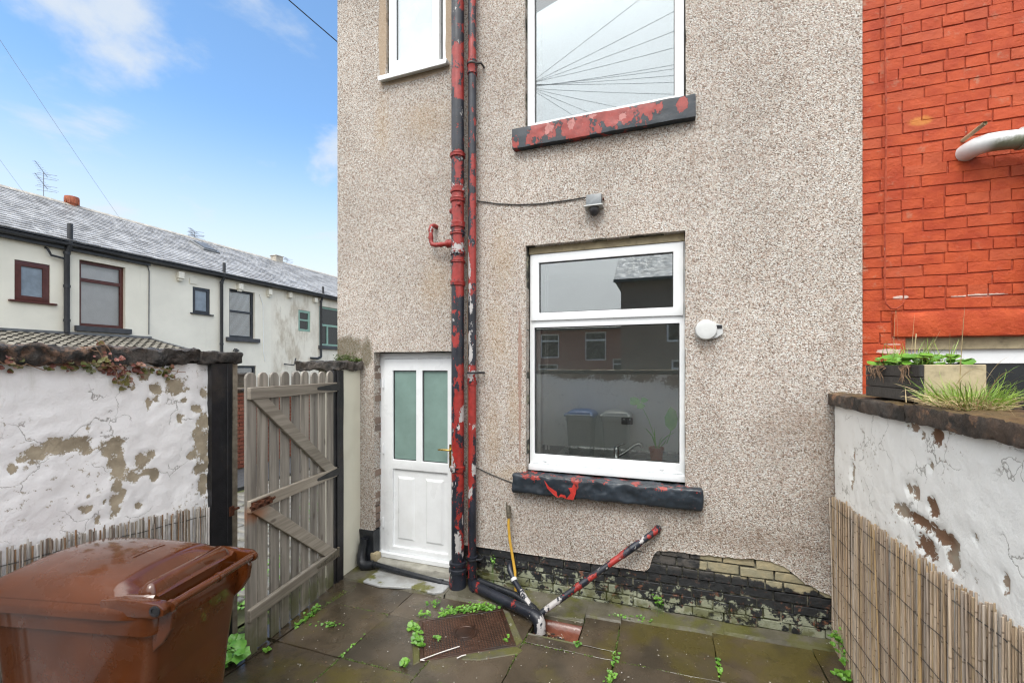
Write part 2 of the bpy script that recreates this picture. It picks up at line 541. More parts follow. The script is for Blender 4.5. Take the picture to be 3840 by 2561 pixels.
def plinth():
    t = T('plinth_brick')
    P = t.xyz()
    r = t.rand()
    brick = t.mix(t.noise(30, 4), (.14, .055, .032), (.24, .11, .065))
    cream = t.mix(t.ss(t.noise(9, 7, .65), .35, .65), (.40, .34, .21), (.27, .25, .17))
    tar = t.mix(t.noise(24, 5), (.009, .010, .012), (.032, .034, .036))
    lichen = t.mix(t.noise(38, 5), (.26, .29, .19), (.42, .43, .33))
    # painted cream to the right of the step in the render, above a wavering line; tarred below and to the left
    line = t.m('SUBTRACT', 0.36, t.m('MULTIPLY', t.m('SUBTRACT', P[0], 0.25), 0.05))
    wob = t.m('MULTIPLY', t.m('SUBTRACT', t.noise(7, 6, .6), .5), .17)
    up = t.ss(t.m('SUBTRACT', P[2], t.m('ADD', line, wob)), 0.0, 0.012)
    isc = t.m('MULTIPLY', up, t.ss(t.m('ADD', P[0], t.m('MULTIPLY', wob, .25)), 0.235, 0.25))
    c = t.mix(t.m('MULTIPLY', t.ss(t.noise(18, 8, .7), .57, .62), t.ss(P[2], .4, .1)), tar, brick)
    grey = t.m('MULTIPLY', t.ss(P[2], .33, .38), t.ss(t.noise(8, 6, .65), .38, .55))
    c = t.mix(t.m('MULTIPLY', grey, .8), c, (.105, .095, .085))
    # paint flaked to pale lichen, more of it near the ground
    lowk = t.ss(P[2], .34, .02, -.05, .16)
    lm = t.ss(t.m('ADD', t.noise(12, 9, .72), lowk), .60, .64)
    c = t.mix(t.m('MULTIPLY', lm, .85), c, lichen)
    c = t.mix(isc, c, cream)
    ms = t.m('MULTIPLY', t.ss(P[2], .16, .0), t.ss(t.noise(6, 6, .6), .46, .58))
    c = t.mix(t.m('MULTIPLY', ms, .8), c, (.085, .085, .014))
    h = t.m('ADD', t.noise(32, 6, .66), t.m('MULTIPLY', lm, -.4))
    MAT['plinth_brick'] = t.vals(c, t.ss(t.noise(12, 4), .3, .7, .35, .75), t.bump(h, .8, .010))
    t = T('plinth_mortar')
    P = t.xyz()
    c = t.mix(t.ss(t.noise(14, 7, .68), .48, .62), (.06, .06, .05), (.36, .34, .25))
    c = t.mix(t.m('MULTIPLY', t.ss(P[2], .2, .0), t.ss(t.noise(5, 5), .4, .55)), c, (.075, .085, .015))
    MAT['plinth_mortar'] = t.vals(c, .85, t.bump(t.noise(50, 6, .66), .9, .012))


def paving():
    t = T('wet_paving')
    r = t.rand()
    n = t.noise(2.3, 8, .62)
    c = t.mix(t.ss(n, .3, .68), (.036, .028, .018), (.086, .066, .044))
    olive = t.ss(t.m('ADD', t.noise(1.7, 7, .6), t.ss(t.xyz()[0], -1.1, .4, -.06, .05)), .47, .62)
    c = t.mix(t.m('MULTIPLY', olive, .75), c, (.080, .066, .014))
    dark = t.ss(t.noise(3.7, 6, .6), .52, .72)
    c = t.mix(t.m('MULTIPLY', dark, .55), c, (.026, .022, .014))
    c = t.mix(1.0, c, t.mix(r, (.82, .82, .82), (1.16, 1.14, 1.12)), 'MULTIPLY')
    c = t.mix(1.0, c, t.mix(t.noise(120, 3), (.7, .7, .7), (1.3, 1.3, 1.3)), 'MULTIPLY')
    sp = t.vor(34)
    fl = t.m('MULTIPLY', t.ss(sp.outputs['Distance'], .06, .09, 1, 0), t.m('LESS_THAN', t.xyz(sp.outputs['Color'])[2], .10))
    c = t.mix(fl, c, (.55, .52, .45))
    wet = t.ss(t.noise(2.9, 5, .55), .36, .64)
    ro = t.m('ADD', t.m('MULTIPLY', wet, -.37), .45)
    h = t.m('ADD', t.noise(90, 5, .6), t.m('MULTIPLY', t.noise(9, 4), .6))
    MAT['wet_paving'] = t.vals(c, ro, t.bump(h, .28, .006), Specular_IOR_Level=.62)
    t = T('joint_soil')
    c = t.mix(t.ss(t.noise(6, 7, .65), .42, .60), (.022, .018, .010), (.060, .085, .012))
    MAT['joint_soil'] = t.vals(c, .9, t.bump(t.noise(70, 5), .9, .01))
    t = T('mossy_concrete')
    c = t.mix(t.ss(t.noise(5, 7, .62), .35, .65), (.13, .118, .09), (.07, .064, .042))
    P = t.xyz()
    c = t.mix(t.m('MULTIPLY', t.ss(t.noise(3.2, 7, .66), .44, .60), .8), c, (.085, .085, .014))
    c = t.mix(t.ss(t.noise(19, 6, .66), .64, .70), c, (.33, .32, .28))
    MAT['mossy_concrete'] = t.vals(c, t.ss(t.noise(4, 4), .35, .65, .3, .7), t.bump(t.noise(60, 6, .62), .55, .008))
    t = T('pale_concrete')
    c = t.mix(t.ss(t.noise(5, 7, .62), .35, .65), (.36, .37, .37), (.22, .215, .20))
    c = t.mix(t.ss(t.noise(4, 7, .66), .52, .62), c, (.11, .11, .022))
    MAT['pale_concrete'] = t.vals(c, .5, t.bump(t.noise(60, 6, .62), .5, .006))


def darkstone():
    t = T('weathered_coping_stone')
    c = t.mix(t.ss(t.noise(6, 8, .68), .36, .64), (.022, .019, .016), (.105, .068, .046))
    c = t.mix(t.m('MULTIPLY', t.ss(t.noise(10, 8, .70), .56, .66), t.ss(t.noise(2.2, 3), .42, .6)), c, (.34, .19, .11))
    c = t.mix(t.m('MULTIPLY', t.ss(t.noise(3.2, 5), .52, .7), .35), c, (.15, .14, .13))
    nrm = t.xyz(t.n('ShaderNodeNewGeometry').outputs['Normal'])
    top = t.m('MULTIPLY', t.ss(nrm[2], .6, .9), t.ss(t.noise(4, 6, .6), .34, .56))
    MAT['weathered_coping_stone'] = t.vals(t.mix(t.m('MULTIPLY', top, .75), c, (.20, .13, .045)), t.ss(t.noise(8, 4), .3, .7, .4, .8), t.bump(t.noise(24, 10, .74), 1.0, .035))


def darkcoping():
    t = T('black_coping_stone')
    c = t.mix(t.ss(t.noise(7, 9, .70), .36, .64), (.016, .015, .014), (.075, .058, .046))
    left = t.ss(t.xyz()[1], -1.9, -2.25)
    c = t.mix(t.m('MULTIPLY', t.m('MULTIPLY', t.ss(t.noise(9, 8, .70), .46, .60), left), .8), c, (.30, .175, .11))
    c = t.mix(t.m('MULTIPLY', t.ss(t.noise(5, 6, .66), .56, .68), .35), c, (.16, .155, .15))
    MAT['black_coping_stone'] = t.vals(c, t.ss(t.noise(8, 4), .3, .7, .4, .8), t.bump(t.noise(24, 10, .74), 1.0, .035))


def wood(name, c1, c2, green=0.0, vertical=True):
    t = T(name)
    o = t.n('ShaderNodeTexCoord').outputs['Object']
    r = t.rand()
    off = t.n('ShaderNodeVectorMath', {0: o, 1: t.n('ShaderNodeCombineXYZ', {0: t.m('MULTIPLY', r, 17), 1: t.m('MULTIPLY', r, 29), 2: t.m('MULTIPLY', r, 7)}).outputs[0]}, operation='ADD').outputs[0]
    g = t.noise(26, 7, .64, t.sc(1, 1, .045, off) if vertical else t.sc(.045, 1, 1, off), .35)
    c = t.mix(t.ss(g, .3, .7), c1, c2)
    c = t.mix(1.0, c, t.mix(r, (.8, .8, .8), (1.18, 1.16, 1.13)), 'MULTIPLY')
    kn = t.vor(7, t.sc(1, 1, .4, off) if vertical else t.sc(.4, 1, 1, off))
    c = t.mix(t.m('MULTIPLY', t.ss(kn.outputs['Distance'], .05, .13, 1, 0), .65), c, (.06, .042, .028))
    P = t.xyz()
    if green:
        gm = t.m('MULTIPLY', t.ss(t.m('ADD', P[2], t.m('MULTIPLY', t.noise(8, 5), .4)), .55, .12), t.ss(t.noise(6, 5), .3, .6))
        c = t.mix(t.m('MULTIPLY', gm, green), c, (.068, .075, .018))
    rust = blobmask(t, [(-2.76, -1.40, .92, .5, .09, .17)], .9, .7, 12)
    c = t.mix(t.m('MULTIPLY', rust, .7), c, (.30, .095, .02))
    MAT[name] = t.vals(c, .62, t.bump(g, .5, .006))


def reedmat():
    t = T('reed_cane')
    r = t.rand()
    c = t.ramp(r, [(0, (.50, .355, .22)), (.2, (.62, .50, .375)), (.4, (.44, .35, .265)), (.55, (.50, .345, .17)), (.7, (.60, .52, .43)), (.85, (.34, .25, .175)), (1, (.50, .44, .38))])
    P = t.xyz()
    st = t.noise(9, 6, .6, t.n('ShaderNodeCombineXYZ', {0: t.m('MULTIPLY', r, 90), 1: t.m('MULTIPLY', P[1], 40), 2: t.m('MULTIPLY', P[2], .7)}).outputs[0])
    c = t.mix(1.0, c, t.mix(t.ss(st, .3, .7), (.62, .60, .58), (1.18, 1.18, 1.18)), 'MULTIPLY')
    nd = t.m('FRACT', t.m('ADD', t.m('MULTIPLY', P[2], 3.1), t.m('MULTIPLY', r, 9)))
    c = t.mix(t.m('MULTIPLY', t.m('LESS_THAN', nd, .02), .7), c, (.10, .065, .04))
    MAT['reed_cane'] = t.vals(c, .55, t.bump(st, .3, .002))
    t = T('bleached_reed')
    r = t.rand()
    c = t.ramp(r, [(0, (.42, .38, .33)), (.2, (.27, .16, .085)), (.35, (.55, .52, .48)), (.5, (.34, .27, .20)), (.65, (.60, .58, .55)), (.8, (.24, .19, .15)), (.92, (.46, .42, .37)), (1, (.19, .10, .05))], 'CONSTANT')
    P = t.xyz()
    st = t.noise(9, 6, .6, t.n('ShaderNodeCombineXYZ', {0: t.m('MULTIPLY', r, 90), 1: t.m('MULTIPLY', P[1], 40), 2: t.m('MULTIPLY', P[2], 1.5)}).outputs[0])
    c = t.mix(1.0, c, t.mix(t.ss(st, .3, .7), (.6, .58, .55), (1.15, 1.15, 1.15)), 'MULTIPLY')
    MAT['bleached_reed'] = t.vals(c, .6)


def glassmat(name, base, tint=(1, 1, 1), rough=0.0, gcol=(.93, .96, .97)):
    t = T(name)
    fr = t.n('ShaderNodeFresnel', {'IOR': 1.5}).outputs[0]
    f = t.m('ADD', t.m('MULTIPLY', fr, 1.0 - base), base, True)
    tr = t.n('ShaderNodeBsdfTransparent', {0: (*tint, 1)}).outputs[0]
    gl = t.n('ShaderNodeBsdfGlossy', {'Color': (*gcol, 1), 'Roughness': rough}).outputs[0]
    mx = t.n('ShaderNodeMixShader', {0: f, 1: tr, 2: gl}).outputs[0]
    t.nt.links.new(mx, t.out.inputs[0])
    MAT[name] = t.mat


def brickmat(name, c1, c2, grime=.3):
    t = T(name)
    c = t.mix(t.rand(), c1, c2)
    c = t.mix(1.0, c, t.mix(t.noise(18, 6), (.75, .75, .75), (1.2, 1.2, 1.2)), 'MULTIPLY')
    c = t.mix(t.m('MULTIPLY', t.ss(t.noise(1.4, 6, .6), .45, .7), grime), c, tuple(v * .4 for v in c1))
    MAT[name] = t.vals(c, .8, t.bump(t.noise(40, 5), .5, .006))


def brickwall(name, c1, c2, mortar):
    """for brick walls seen only as reflections in the glass"""
    t = T(name)
    P = t.xyz()
    v = t.n('ShaderNodeCombineXYZ', {0: t.m('ADD', P[0], P[1]), 1: P[2], 2: 0.0}).outputs[0]
    b = t.n('ShaderNodeTexBrick', {'Vector': v, 'Color1': (*c1, 1), 'Color2': (*c2, 1), 'Mortar': (*mortar, 1), 'Scale': 1.0, 'Mortar Size': .009, 'Brick Width': .225, 'Row Height': .075})
    c = t.mix(1.0, b.outputs[0], t.mix(t.noise(1.3, 5), (.7, .7, .7), (1.25, 1.25, 1.25)), 'MULTIPLY')
    MAT[name] = t.vals(c, .85)


def renderwall(name, c1, stain=None, amt=.0):
    t = T(name)
    c = t.mix(t.ss(t.noise(1.1, 7, .6), .3, .7), tuple(v * .90 for v in c1), c1)
    P = t.xyz()
    streak = t.noise(3.0, 7, .66, t.sc(1, 1, .14))
    c = t.mix(t.m('MULTIPLY', t.ss(streak, .56, .8), .22), c, tuple(v * .55 for v in c1))
    if stain:
        y0, y1 = stain
        inside = t.m('MULTIPLY', t.ss(P[1], y0, y0 + .25), t.ss(P[1], y1 - 1.2, y1, 1, .35))
        k = t.ss(t.noise(2.6, 8, .68, t.sc(1, 1, .35)), .42, .68)
        c = t.mix(t.m('MULTIPLY', t.m('MULTIPLY', k, inside), amt), c, (.40, .33, .235))
        k2 = t.ss(t.noise(7, 8, .7, t.sc(1, 1, .3)), .60, .72)
        c = t.mix(t.m('MULTIPLY', t.m('MULTIPLY', k2, inside), amt * .6), c, (.17, .15, .12))
    MAT[name] = t.vals(c, .8, t.bump(t.noise(60, 5), .3, .006))


def slatemat():
    t = T('roof_slate')
    v = t.n('ShaderNodeTexVoronoi', {'Vector': t.sc(.05, 3.6, .05), 'Scale': 1.0})
    c = t.mix(t.ss(t.noise(1.9, 7, .66), .38, .62), (.25, .245, .24), (.44, .435, .43))
    c = t.mix(t.ss(t.noise(6, 6, .7), .56, .64), c, (.58, .575, .56))
    c = t.mix(t.m('MULTIPLY', t.ss(t.noise(2.7, 6, .7), .62, .72), .5), c, (.13, .12, .09))
    MAT['roof_slate'] = t.vals(c, t.ss(t.noise(5, 4), .3, .7, .34, .62), t.bump(t.noise(14, 5), .4, .01))


def leafmat(name, c1, c2, c3=None):
    t = T(name)
    c = t.mix(t.ss(t.noise(14, 4), .35, .65), c1, c2)
    if c3:
        c = t.mix(t.ss(t.noise(11, 3), .53, .60), c, c3)
    MAT[name] = t.vals(c, .42, t.bump(t.noise(90, 3), .3, .002), Subsurface_Weight=.12, Subsurface_Radius=(.01, .02, .005), Subsurface_Scale=.05)


def binmat():
    t = T('brown_bin_plastic')
    c = t.mix(t.ss(t.noise(2.6, 6, .6), .3, .7), (.064, .016, .0028), (.102, .026, .005))
    sc = t.noise(60, 4, .7, t.sc(.5, .12, .12), 1.2)
    sm = t.m('MULTIPLY', t.ss(sc, .68, .71), t.ss(t.noise(2.4, 4), .52, .62))
    c = t.mix(t.m('MULTIPLY', sm, .35), c, (.24, .11, .06))
    dust = t.ss(t.noise(4.4, 7, .66), .58, .72)
    c = t.mix(t.m('MULTIPLY', dust, .25), c, (.19, .08, .045))
    film = t.ss(t.noise(4.2, 6, .6), .44, .58)
    ro = t.m('ADD', t.m('MULTIPLY', film, -.24), .40)
    drops = t.vor(72)
    dm = t.m('MULTIPLY', t.ss(drops.outputs['Distance'], .1, .3, 1, 0), t.m('LESS_THAN', t.xyz(drops.outputs['Color'])[0], .12))
    h = t.m('ADD', t.m('MULTIPLY', t.noise(7, 4), .35), t.m('MULTIPLY', dm, .5))
    MAT['brown_bin_plastic'] = t.vals(c, ro, t.bump(h, .22, .006), Specular_IOR_Level=.3, Coat_Weight=.75, Coat_Roughness=.06)


def ironcover():
    t = T('rusty_iron')
    c = t.mix(t.ss(t.noise(4, 7, .62), .34, .66), (.020, .013, .010), (.062, .028, .016))
    c = t.mix(t.m('MULTIPLY', t.ss(t.noise(3, 5), .55, .7), .4), c, (.05, .05, .05))
    MAT['rusty_iron'] = t.vals(c, t.ss(t.noise(9, 4), .3, .7, .22, .5), t.bump(t.noise(60, 5), .4, .003), Metallic=.25)


pebbledash()
peeling('peeling_pipe_paint', (.010, .012, .018), (.27, .024, .019), (.50, .48, .47))
peeling('peeling_sill_paint', (.013, .018, .024), (.27, .035, .027), (.50, .19, .17), 9.0)
wallpaint('peeling_white_paint', (.42, .355, .255), (.29, .245, .175), (.86, .85, .84))
wallpaint('peeling_white_paint_on_brick', (.30, .21, .15), (.34, .29, .22), (.88, .88, .85))
redbrick(); plinth(); paving(); darkstone(); darkcoping(); reedmat(); slatemat(); binmat(); ironcover()
wood('grey_gate_wood', (.145, .13, .112), (.325, .30, .262), .8)
wood('gate_rail_wood', (.19, .165, .132), (.35, .315, .265), .45, False)
glassmat('window_glass', .15, (.955, .98, .975))
glassmat('kitchen_glass', .20, (.98, .99, .97), gcol=(.98, .98, .91))
glassmat('upper_window_glass', .15, (.9, .95, .96))
glassmat('far_glass', .03)
brickmat('alley_brick', (.26, .075, .045), (.36, .13, .08))
brickmat('jamb_brick', (.16, .125, .105), (.24, .17, .13))
brickwall('far_brick_red', (.30, .095, .06), (.38, .14, .09), (.26, .21, .17))
brickwall('far_brick_brown', (.20, .135, .095), (.27, .175, .125), (.26, .22, .18))
renderwall('cream_render_clean', (.87, .835, .71))
renderwall('cream_render_bright', (.87, .84, .73))
renderwall('cream_render_stained', (.84, .80, .69), (10.02, 12.6), .75)
renderwall('cream_pier_render', (.66, .64, .53))
leafmat('weed_leaf', (.07, .19, .018), (.135, .30, .032))
leafmat('big_leaf', (.085, .26, .03), (.15, .37, .055))
leafmat('creeper_leaf', (.085, .10, .022), (.15, .13, .035), (.16, .05, .035))
leafmat('pink_leaf', (.30, .10, .09), (.20, .11, .06))
leafmat('pot_leaf', (.12, .50, .03), (.26, .62, .06))
leafmat('grass_blade', (.14, .26, .03), (.25, .36, .05))
leafmat('dry_grass', (.42, .31, .15), (.55, .44, .25))
leafmat('moss', (.05, .075, .012), (.085, .13, .02))
plain('upvc_white', (.78, .80, .81), .28, .03, 6, .05, dirt=(.6, .6, .57), dirtamt=.25)
plain('rubber_gasket', (.012, .013, .014), .5)
plain('door_glass', (.20, .295, .265), .13, .12, 3, .02, spec=.6)
plain('brass', (.62, .42, .12), .25, .1, 20, .05, 1.0)
plain('black_paint', (.012, .013, .016), .42, .3, 9, .5, dirt=(.09, .07, .055), dirtamt=.5)
plain('black_post_paint', (.010, .010, .012), .45, .3, 14, .8, dirt=(.12, .09, .06), dirtamt=.3)
plain('tar_paint', (.012, .014, .018), .38, .3, 8, 1.0, dirt=(.12, .12, .12), dirtamt=.3)
plain('frosted_pale', (.58, .64, .67), .25, .06, 4, .1)
plain('frosted_far', (.22, .27, .32), .15, .15, 5, .02)
plain('worn_lit_iron', (.105, .055, .036), .38, .25, 9, .2, .3)  # worn rust, lightened so relief shading of the tread sits in the colour
plain('black_plastic', (.02, .02, .022), .35)
plain('wet_black_pipe', (.016, .018, .022), .25, .25, 9, .3, dirt=(.20, .20, .20), dirtamt=.25)
plain('pvc_white', (.58, .59, .59), .35, .05, 8, .1, dirt=(.30, .32, .22), dirtamt=.5)
plain('grey_plastic', (.14, .155, .165), .4, .15, 30, .2, dirt=(.45, .47, .44), dirtamt=.6)
plain('reel_white', (.56, .57, .56), .4, .05, 8, .05)
plain('rusty_bolt', (.085, .028, .012), .75, .5, 40, 1.0, .3)
plain('yellow_hose', (.56, .33, .045), .4, .12, 20, .2, dirt=(.2, .14, .05), dirtamt=.4)
plain('tan_plastic', (.50, .33, .17), .45)
plain('dirty_fitting', (.10, .085, .06), .75, .5, 40, 1.0)
plain('salt_glazed_clay', (.14, .045, .026), .22, .3, 7, .4, dirt=(.05, .04, .025), dirtamt=.6)
plain('wire_dark', (.03, .028, .026), .6)
plain('wire_black', (.012, .012, .012), .5)
plain('bare_mortar', (.34, .29, .22), .85, .25, 14, .9, dirt=(.12, .12, .06), dirtamt=.5)
plain('stone_step', (.30, .29, .25), .6, .2, 10, .7, dirt=(.10, .10, .04), dirtamt=.7)
plain('brown_upvc', (.085, .022, .016), .35, .15, 10, .1)
plain('anthracite', (.032, .037, .045), .4, .15, 10, .1)
plain('sage_upvc', (.24, .40, .33), .4, .08, 10, .1)
plain('grey_sill', (.055, .058, .064), .55, .2, 8, .4)
plain('gutter_black', (.028, .030, .034), .4, .2, 6, .2)
plain('terracotta', (.34, .10, .05), .7, .2, 9, .4)
plain('stone_ridge', (.37, .34, .29), .8, .25, 5, .8)
plain('lead_flashing', (.13, .135, .14), .45, .2, 6, .3)
plain('aerial_metal', (.16, .16, .17), .4, .2, 8, .1, .8)
plain('blind_white', (.80, .81, .81), .6, .05, 4, .05)
plain('blind_grey', (.74, .75, .76), .6, .05, 4, .05)
plain('lean_to_tile', (.19, .175, .145), .7, .3, 3, .6, dirt=(.19, .18, .14), dirtamt=.6)
plain('interior_wall', (.80, .83, .80), .8, .04, 2, .05)
plain('interior_dark', (.05, .05, .05), .7)
plain('worktop', (.06, .062, .064), .15)
plain('steel', (.55, .56, .57), .22, .05, 30, .05, 1.0)
plain('chrome', (.62, .64, .66), .08, .03, 30, .02, 1.0)
plain('pot_clay_plastic', (.40, .115, .03), .5, .1, 12, .1)
plain('socket_black', (.015, .015, .016), .35)
plain('trough_wood', (.022, .020, .019), .55, .35, 7, .9, dirt=(.10, .095, .085), dirtamt=.35)
plain('planter_board', (.42, .35, .22), .7, .15, 9, .5, dirt=(.09, .085, .055), dirtamt=.85, dscale=11)
plain('soil', (.035, .026, .017), .95, .4, 30, 1.0)
plain('dark_glass', (.012, .014, .016), .12, .2, 3, .02)
plain('sett_stone', (.19, .18, .155), .5, .2, 5, .9, dirt=(.10, .12, .03), dirtamt=.5)
plain('alley_soil', (.06, .065, .025), .9, .5, 3, 1.0, dirt=(.10, .13, .02), dirtamt=.8)
plain('asphalt', (.055, .057, .060), .8, .2, 20, .8)
plain('far_ground', (.09, .085, .07), .9, .3, .5, .5)
plain('curtain', (.36, .38, .40), .8, .04, 3, .05)
t = T('mossy_pvc')
c = t.mix(t.ss(t.noise(8, 4), .3, .7), (.56, .57, .57), (.66, .67, .67))
P_ = t.xyz()
mk = t.m('MULTIPLY', t.ss(t.m('ADD', P_[2], t.m('MULTIPLY', t.m('SUBTRACT', t.noise(20, 6, .66), .5), .10)), 3.385, 3.345), t.ss(P_[0], 1.88, 1.94))
c = t.mix(t.m('MULTIPLY', mk, .85), c, t.mix(t.noise(40, 4), (.05, .06, .02), (.16, .17, .07)))
MAT['mossy_pvc'] = t.vals(c, .4, t.bump(t.noise(40, 5), .3, .004))
plain('blue_bin_plastic', (.03, .09, .26), .35, .1, 4, .1)
plain('grey_bin_plastic', (.22, .23, .23), .4, .1, 4, .1)
plain('red_flake', (.42, .030, .022), .5, .2, 20, .2)
plain('pale_stick', (.66, .63, .60), .6, .05, 20, .1)
plain('pole_wood', (.12, .085, .055), .8, .3, 6, .6)
plain('gate_iron', (.012, .012, .013), .5, .3, 20, .5)
plain('dry_root', (.24, .15, .09), .8, .2, 30, .2)


# ------------------------------------------------------------------ ground
g = MB()
g.add([(-120, -120, -.22), (120, -120, -.22), (120, 160, -.22), (-120, 160, -.22)], [(0, 1, 2, 3)])
g.build('ground', MAT['far_ground'])['kind'] = 'structure'

# lane: soil bed with stone setts, a strip of tarmac along the far side
g = MB()
XL = [-8.1, -7.2, -6.0, -4.8, -3.9, -3.24]
Yl = [-14 + i for i in range(36)]
for i in range(len(XL)):
    for j, y in enumerate(Yl):
        g.v.append((XL[i], y, -.115 + .02 * nz(XL[i], y)))
n = len(Yl)
for i in range(len(XL) - 1):
    for j in range(n - 1):
        g.f.append((i * n + j, (i + 1) * n + j, (i + 1) * n + j + 1, i * n + j + 1)); g.m.append(0)
lane = g.build('lane', MAT['alley_soil'], smooth=60)
lane['kind'] = 'structure'
setts = []
for k in range(4):
    m = MB()
    m.box(-.5, .5, -.5, .5, -.5, .5)
    o = m.build('sett', MAT['sett_stone'], lane, bevel=.09, seg=1, smooth=70, local=True, link=False)
    for v in o.data.vertices:
        v.co += Vector((nz(v.co.x * 3 + k, v.co.y * 3, v.co.z) * .08, nz(v.co.y * 3, k, v.co.x) * .08, nz(v.co.x, v.co.y * 2, k) * .1))
    setts.append(o)
cnt = 0
y = -1.9
while y < 7.5 and cnt < 290:
    x = -6.5 + .1 * nz(y, 2) + (.06 if cnt % 2 else 0)
    while x < -3.32:
        # only the wedge of lane that shows through the gateway
        bearing = (y + 3.7) / (-x)
        if .52 < bearing < 1.55 and cnt < 290:
            copy_obj(setts[rnd.randrange(4)], lane, (x, y, -.10 + rnd.uniform(-.008, .008)), (rnd.uniform(-.04, .04), rnd.uniform(-.04, .04), rnd.uniform(-.06, .06)),
                     (.235, .165, .10))
            cnt += 1
        x += .26
    y += .185
m = MB()
m.box(-7.95, -6.75, -13, 20, -.2, -.055)
m.build('lane_tarmac', MAT['asphalt'])['kind'] = 'structure'

# yard: soil bed, slabs on it
m = MB()
panel(m, lambda a, b, d: (a, b, zg(a) - .028 - d), -3.2, 1.12, -6.0, .05, [(-.987, -.616, -.574, -.288)], 9e9, .10, edge=0)
yard = m.build('yard_bed', MAT['joint_soil'])
yard['kind'] = 'structure'


def slab(x0, x1, y0, y1, mat='wet_paving', gap=.0035, parent=yard, name='paving_slab'):
    cx, cy = (x0 + x1) / 2, (y0 + y1) / 2
    m = MB()
    tx, ty = rnd.uniform(-.004, .004), rnd.uniform(-.004, .004)
    X = [x0 + gap, x1 - gap]
    Y = [y0 + gap, y1 - gap]
    q = []
    cs = [(X[0], Y[0]), (X[1], Y[0]), (X[1], Y[1]), (X[0], Y[1])]
    for (ax, ay), (bx, by) in zip(cs, cs[1:] + cs[:1]):
        for i in range(8):
            s = i / 8
            k = .0035 if i else .006
            q.append((ax + (bx - ax) * s + rnd.uniform(-k, k), ay + (by - ay) * s + rnd.uniform(-k, k)))
    top = [(a - cx, b - cy, zg(a) + tx * (a - cx) / .3 + ty * (b - cy) / .3) for a, b in q]
    m.prism([(a, b, c - .05) for a, b, c in top], (0, 0, .05))
    o = m.build(name, MAT[mat], parent, bevel=.0015, local=True)
    o.location = (cx, cy, 0)
    return o


cols = [-2.74, -2.15, -1.545, -.99, -.34, .32, .96, 1.115]
rows = [-.67, -1.23, -1.83, -2.43, -3.03, -3.63, -4.23, -4.83, -5.43, -5.9]
for i in range(len(cols) - 1):
    for j in range(len(rows) - 1):
        o = (.0 if j else 0)
        slab(cols[i], cols[i + 1], rows[j + 1], rows[j] + o)
slab(-2.985, -2.745, -1.23, -.41, gap=.008); slab(-2.985, -2.745, -2.3, -1.24, gap=.008); slab(-2.985, -2.745, -5.9, -2.3)
# first row along the house, cut round the gully
slab(-2.985, -2.15, -.67, -.30)
slab(-2.15, -1.56, -.67, -.30)
slab(-1.56, -.99, -.67, -.27)
slab(-.985, -.34, -.67, -.575)
slab(-.61, -.34, -.57, -.21)
slab(-.34, .32, -.67, -.16)
slab(.32, .96, -.67, -.12)
slab(.96, 1.115, -.67, -.10)
# mortar fillet where the paving meets the house
m = MB()
for (xa, xb, ya, yb, lift) in ((-2.98, -1.86, -.295, .10, .018), (-1.86, -.99, -.265, .02, .012), (-.99, -.62, -.285, .02, .012), (-.62, -.34, -.205, .02, .012), (-.34, .4, -.14, .02, .016), (.4, 1.12, -.10, .02, .012)):
    k = 8
    for i in range(k):
        a, b = xa + (xb - xa) * i / k, xa + (xb - xa) * (i + 1) / k
        w = lambda x: ya + .02 * nz(x, 3, 0, 4)
        m.add([(a, w(a), zg(a) - .03), (b, w(b), zg(b) - .03), (b, yb, zg(b) + lift + .01), (a, yb, zg(a) + lift + .01), (a, w(a) + .02, zg(a) + lift * .4), (b, w(b) + .02, zg(b) + lift * .4)],
              [(0, 1, 5, 4), (4, 5, 2, 3)])
m.build('mortar_fillet', MAT['mossy_concrete'], yard, weld=True, smooth=50)['kind'] = 'structure'
m = MB()
P = [(-2.70, -.30), (-2.5, -.33), (-2.2, -.27), (-1.95, -.29), (-1.88, -.24), (-1.88, -.02), (-2.70, -.02)]
m.prism([(a, b, zg(a) + .0) for a, b in P], (0, 0, .024))
m.build('door_apron', MAT['pale_concrete'], yard, bevel=.006)

# ------------------------------------------------------------------ the pebbledashed house
house = thing('house', 'pebbledashed end terrace house with white windows and a white half-glazed back door', 'house', (-1.0, 4.0, 0))
fac = lambda a, b, d: (a, d, b)
m = MB()
W_LOW = (-1.185, .138, 1.0, 3.042)
W_UP = (-1.195, .142, 4.05, 5.75)
W_SM = (-2.655, -1.985, 4.85, 5.95)
DOOR = (-2.806, -1.855, .30, 2.112)
panel(m, fac, -3.262, 1.293, .58, 6.3, [W_LOW, W_UP, W_SM, (DOOR[0], DOOR[1], .58, DOOR[3])], .06, .10, .007, edge=.03)
EDGE = [(-3.3, .30), (-1.86, .298), (-.9, .30), (-.17, .303), (-.135, .32), (-.115, .40), (-.085, .47), (-.06, .49), (.2, .497), (.45, .505), (.70, .522), (.82, .49), (.90, .43), (.955, .386), (1.0, .375), (1.03, .345), (1.12, .335), (1.3, .33)]


def zb(x):
    for (xa, za), (xb, zb_) in zip(EDGE, EDGE[1:]):
        if xa <= x <= xb:
            z = za + (zb_ - za) * (x - xa) / (xb - xa)
            r = .004 if x < -.17 else .016
            return z + r * fbm(x, 1.5, 0, 14, 3)
    return .3


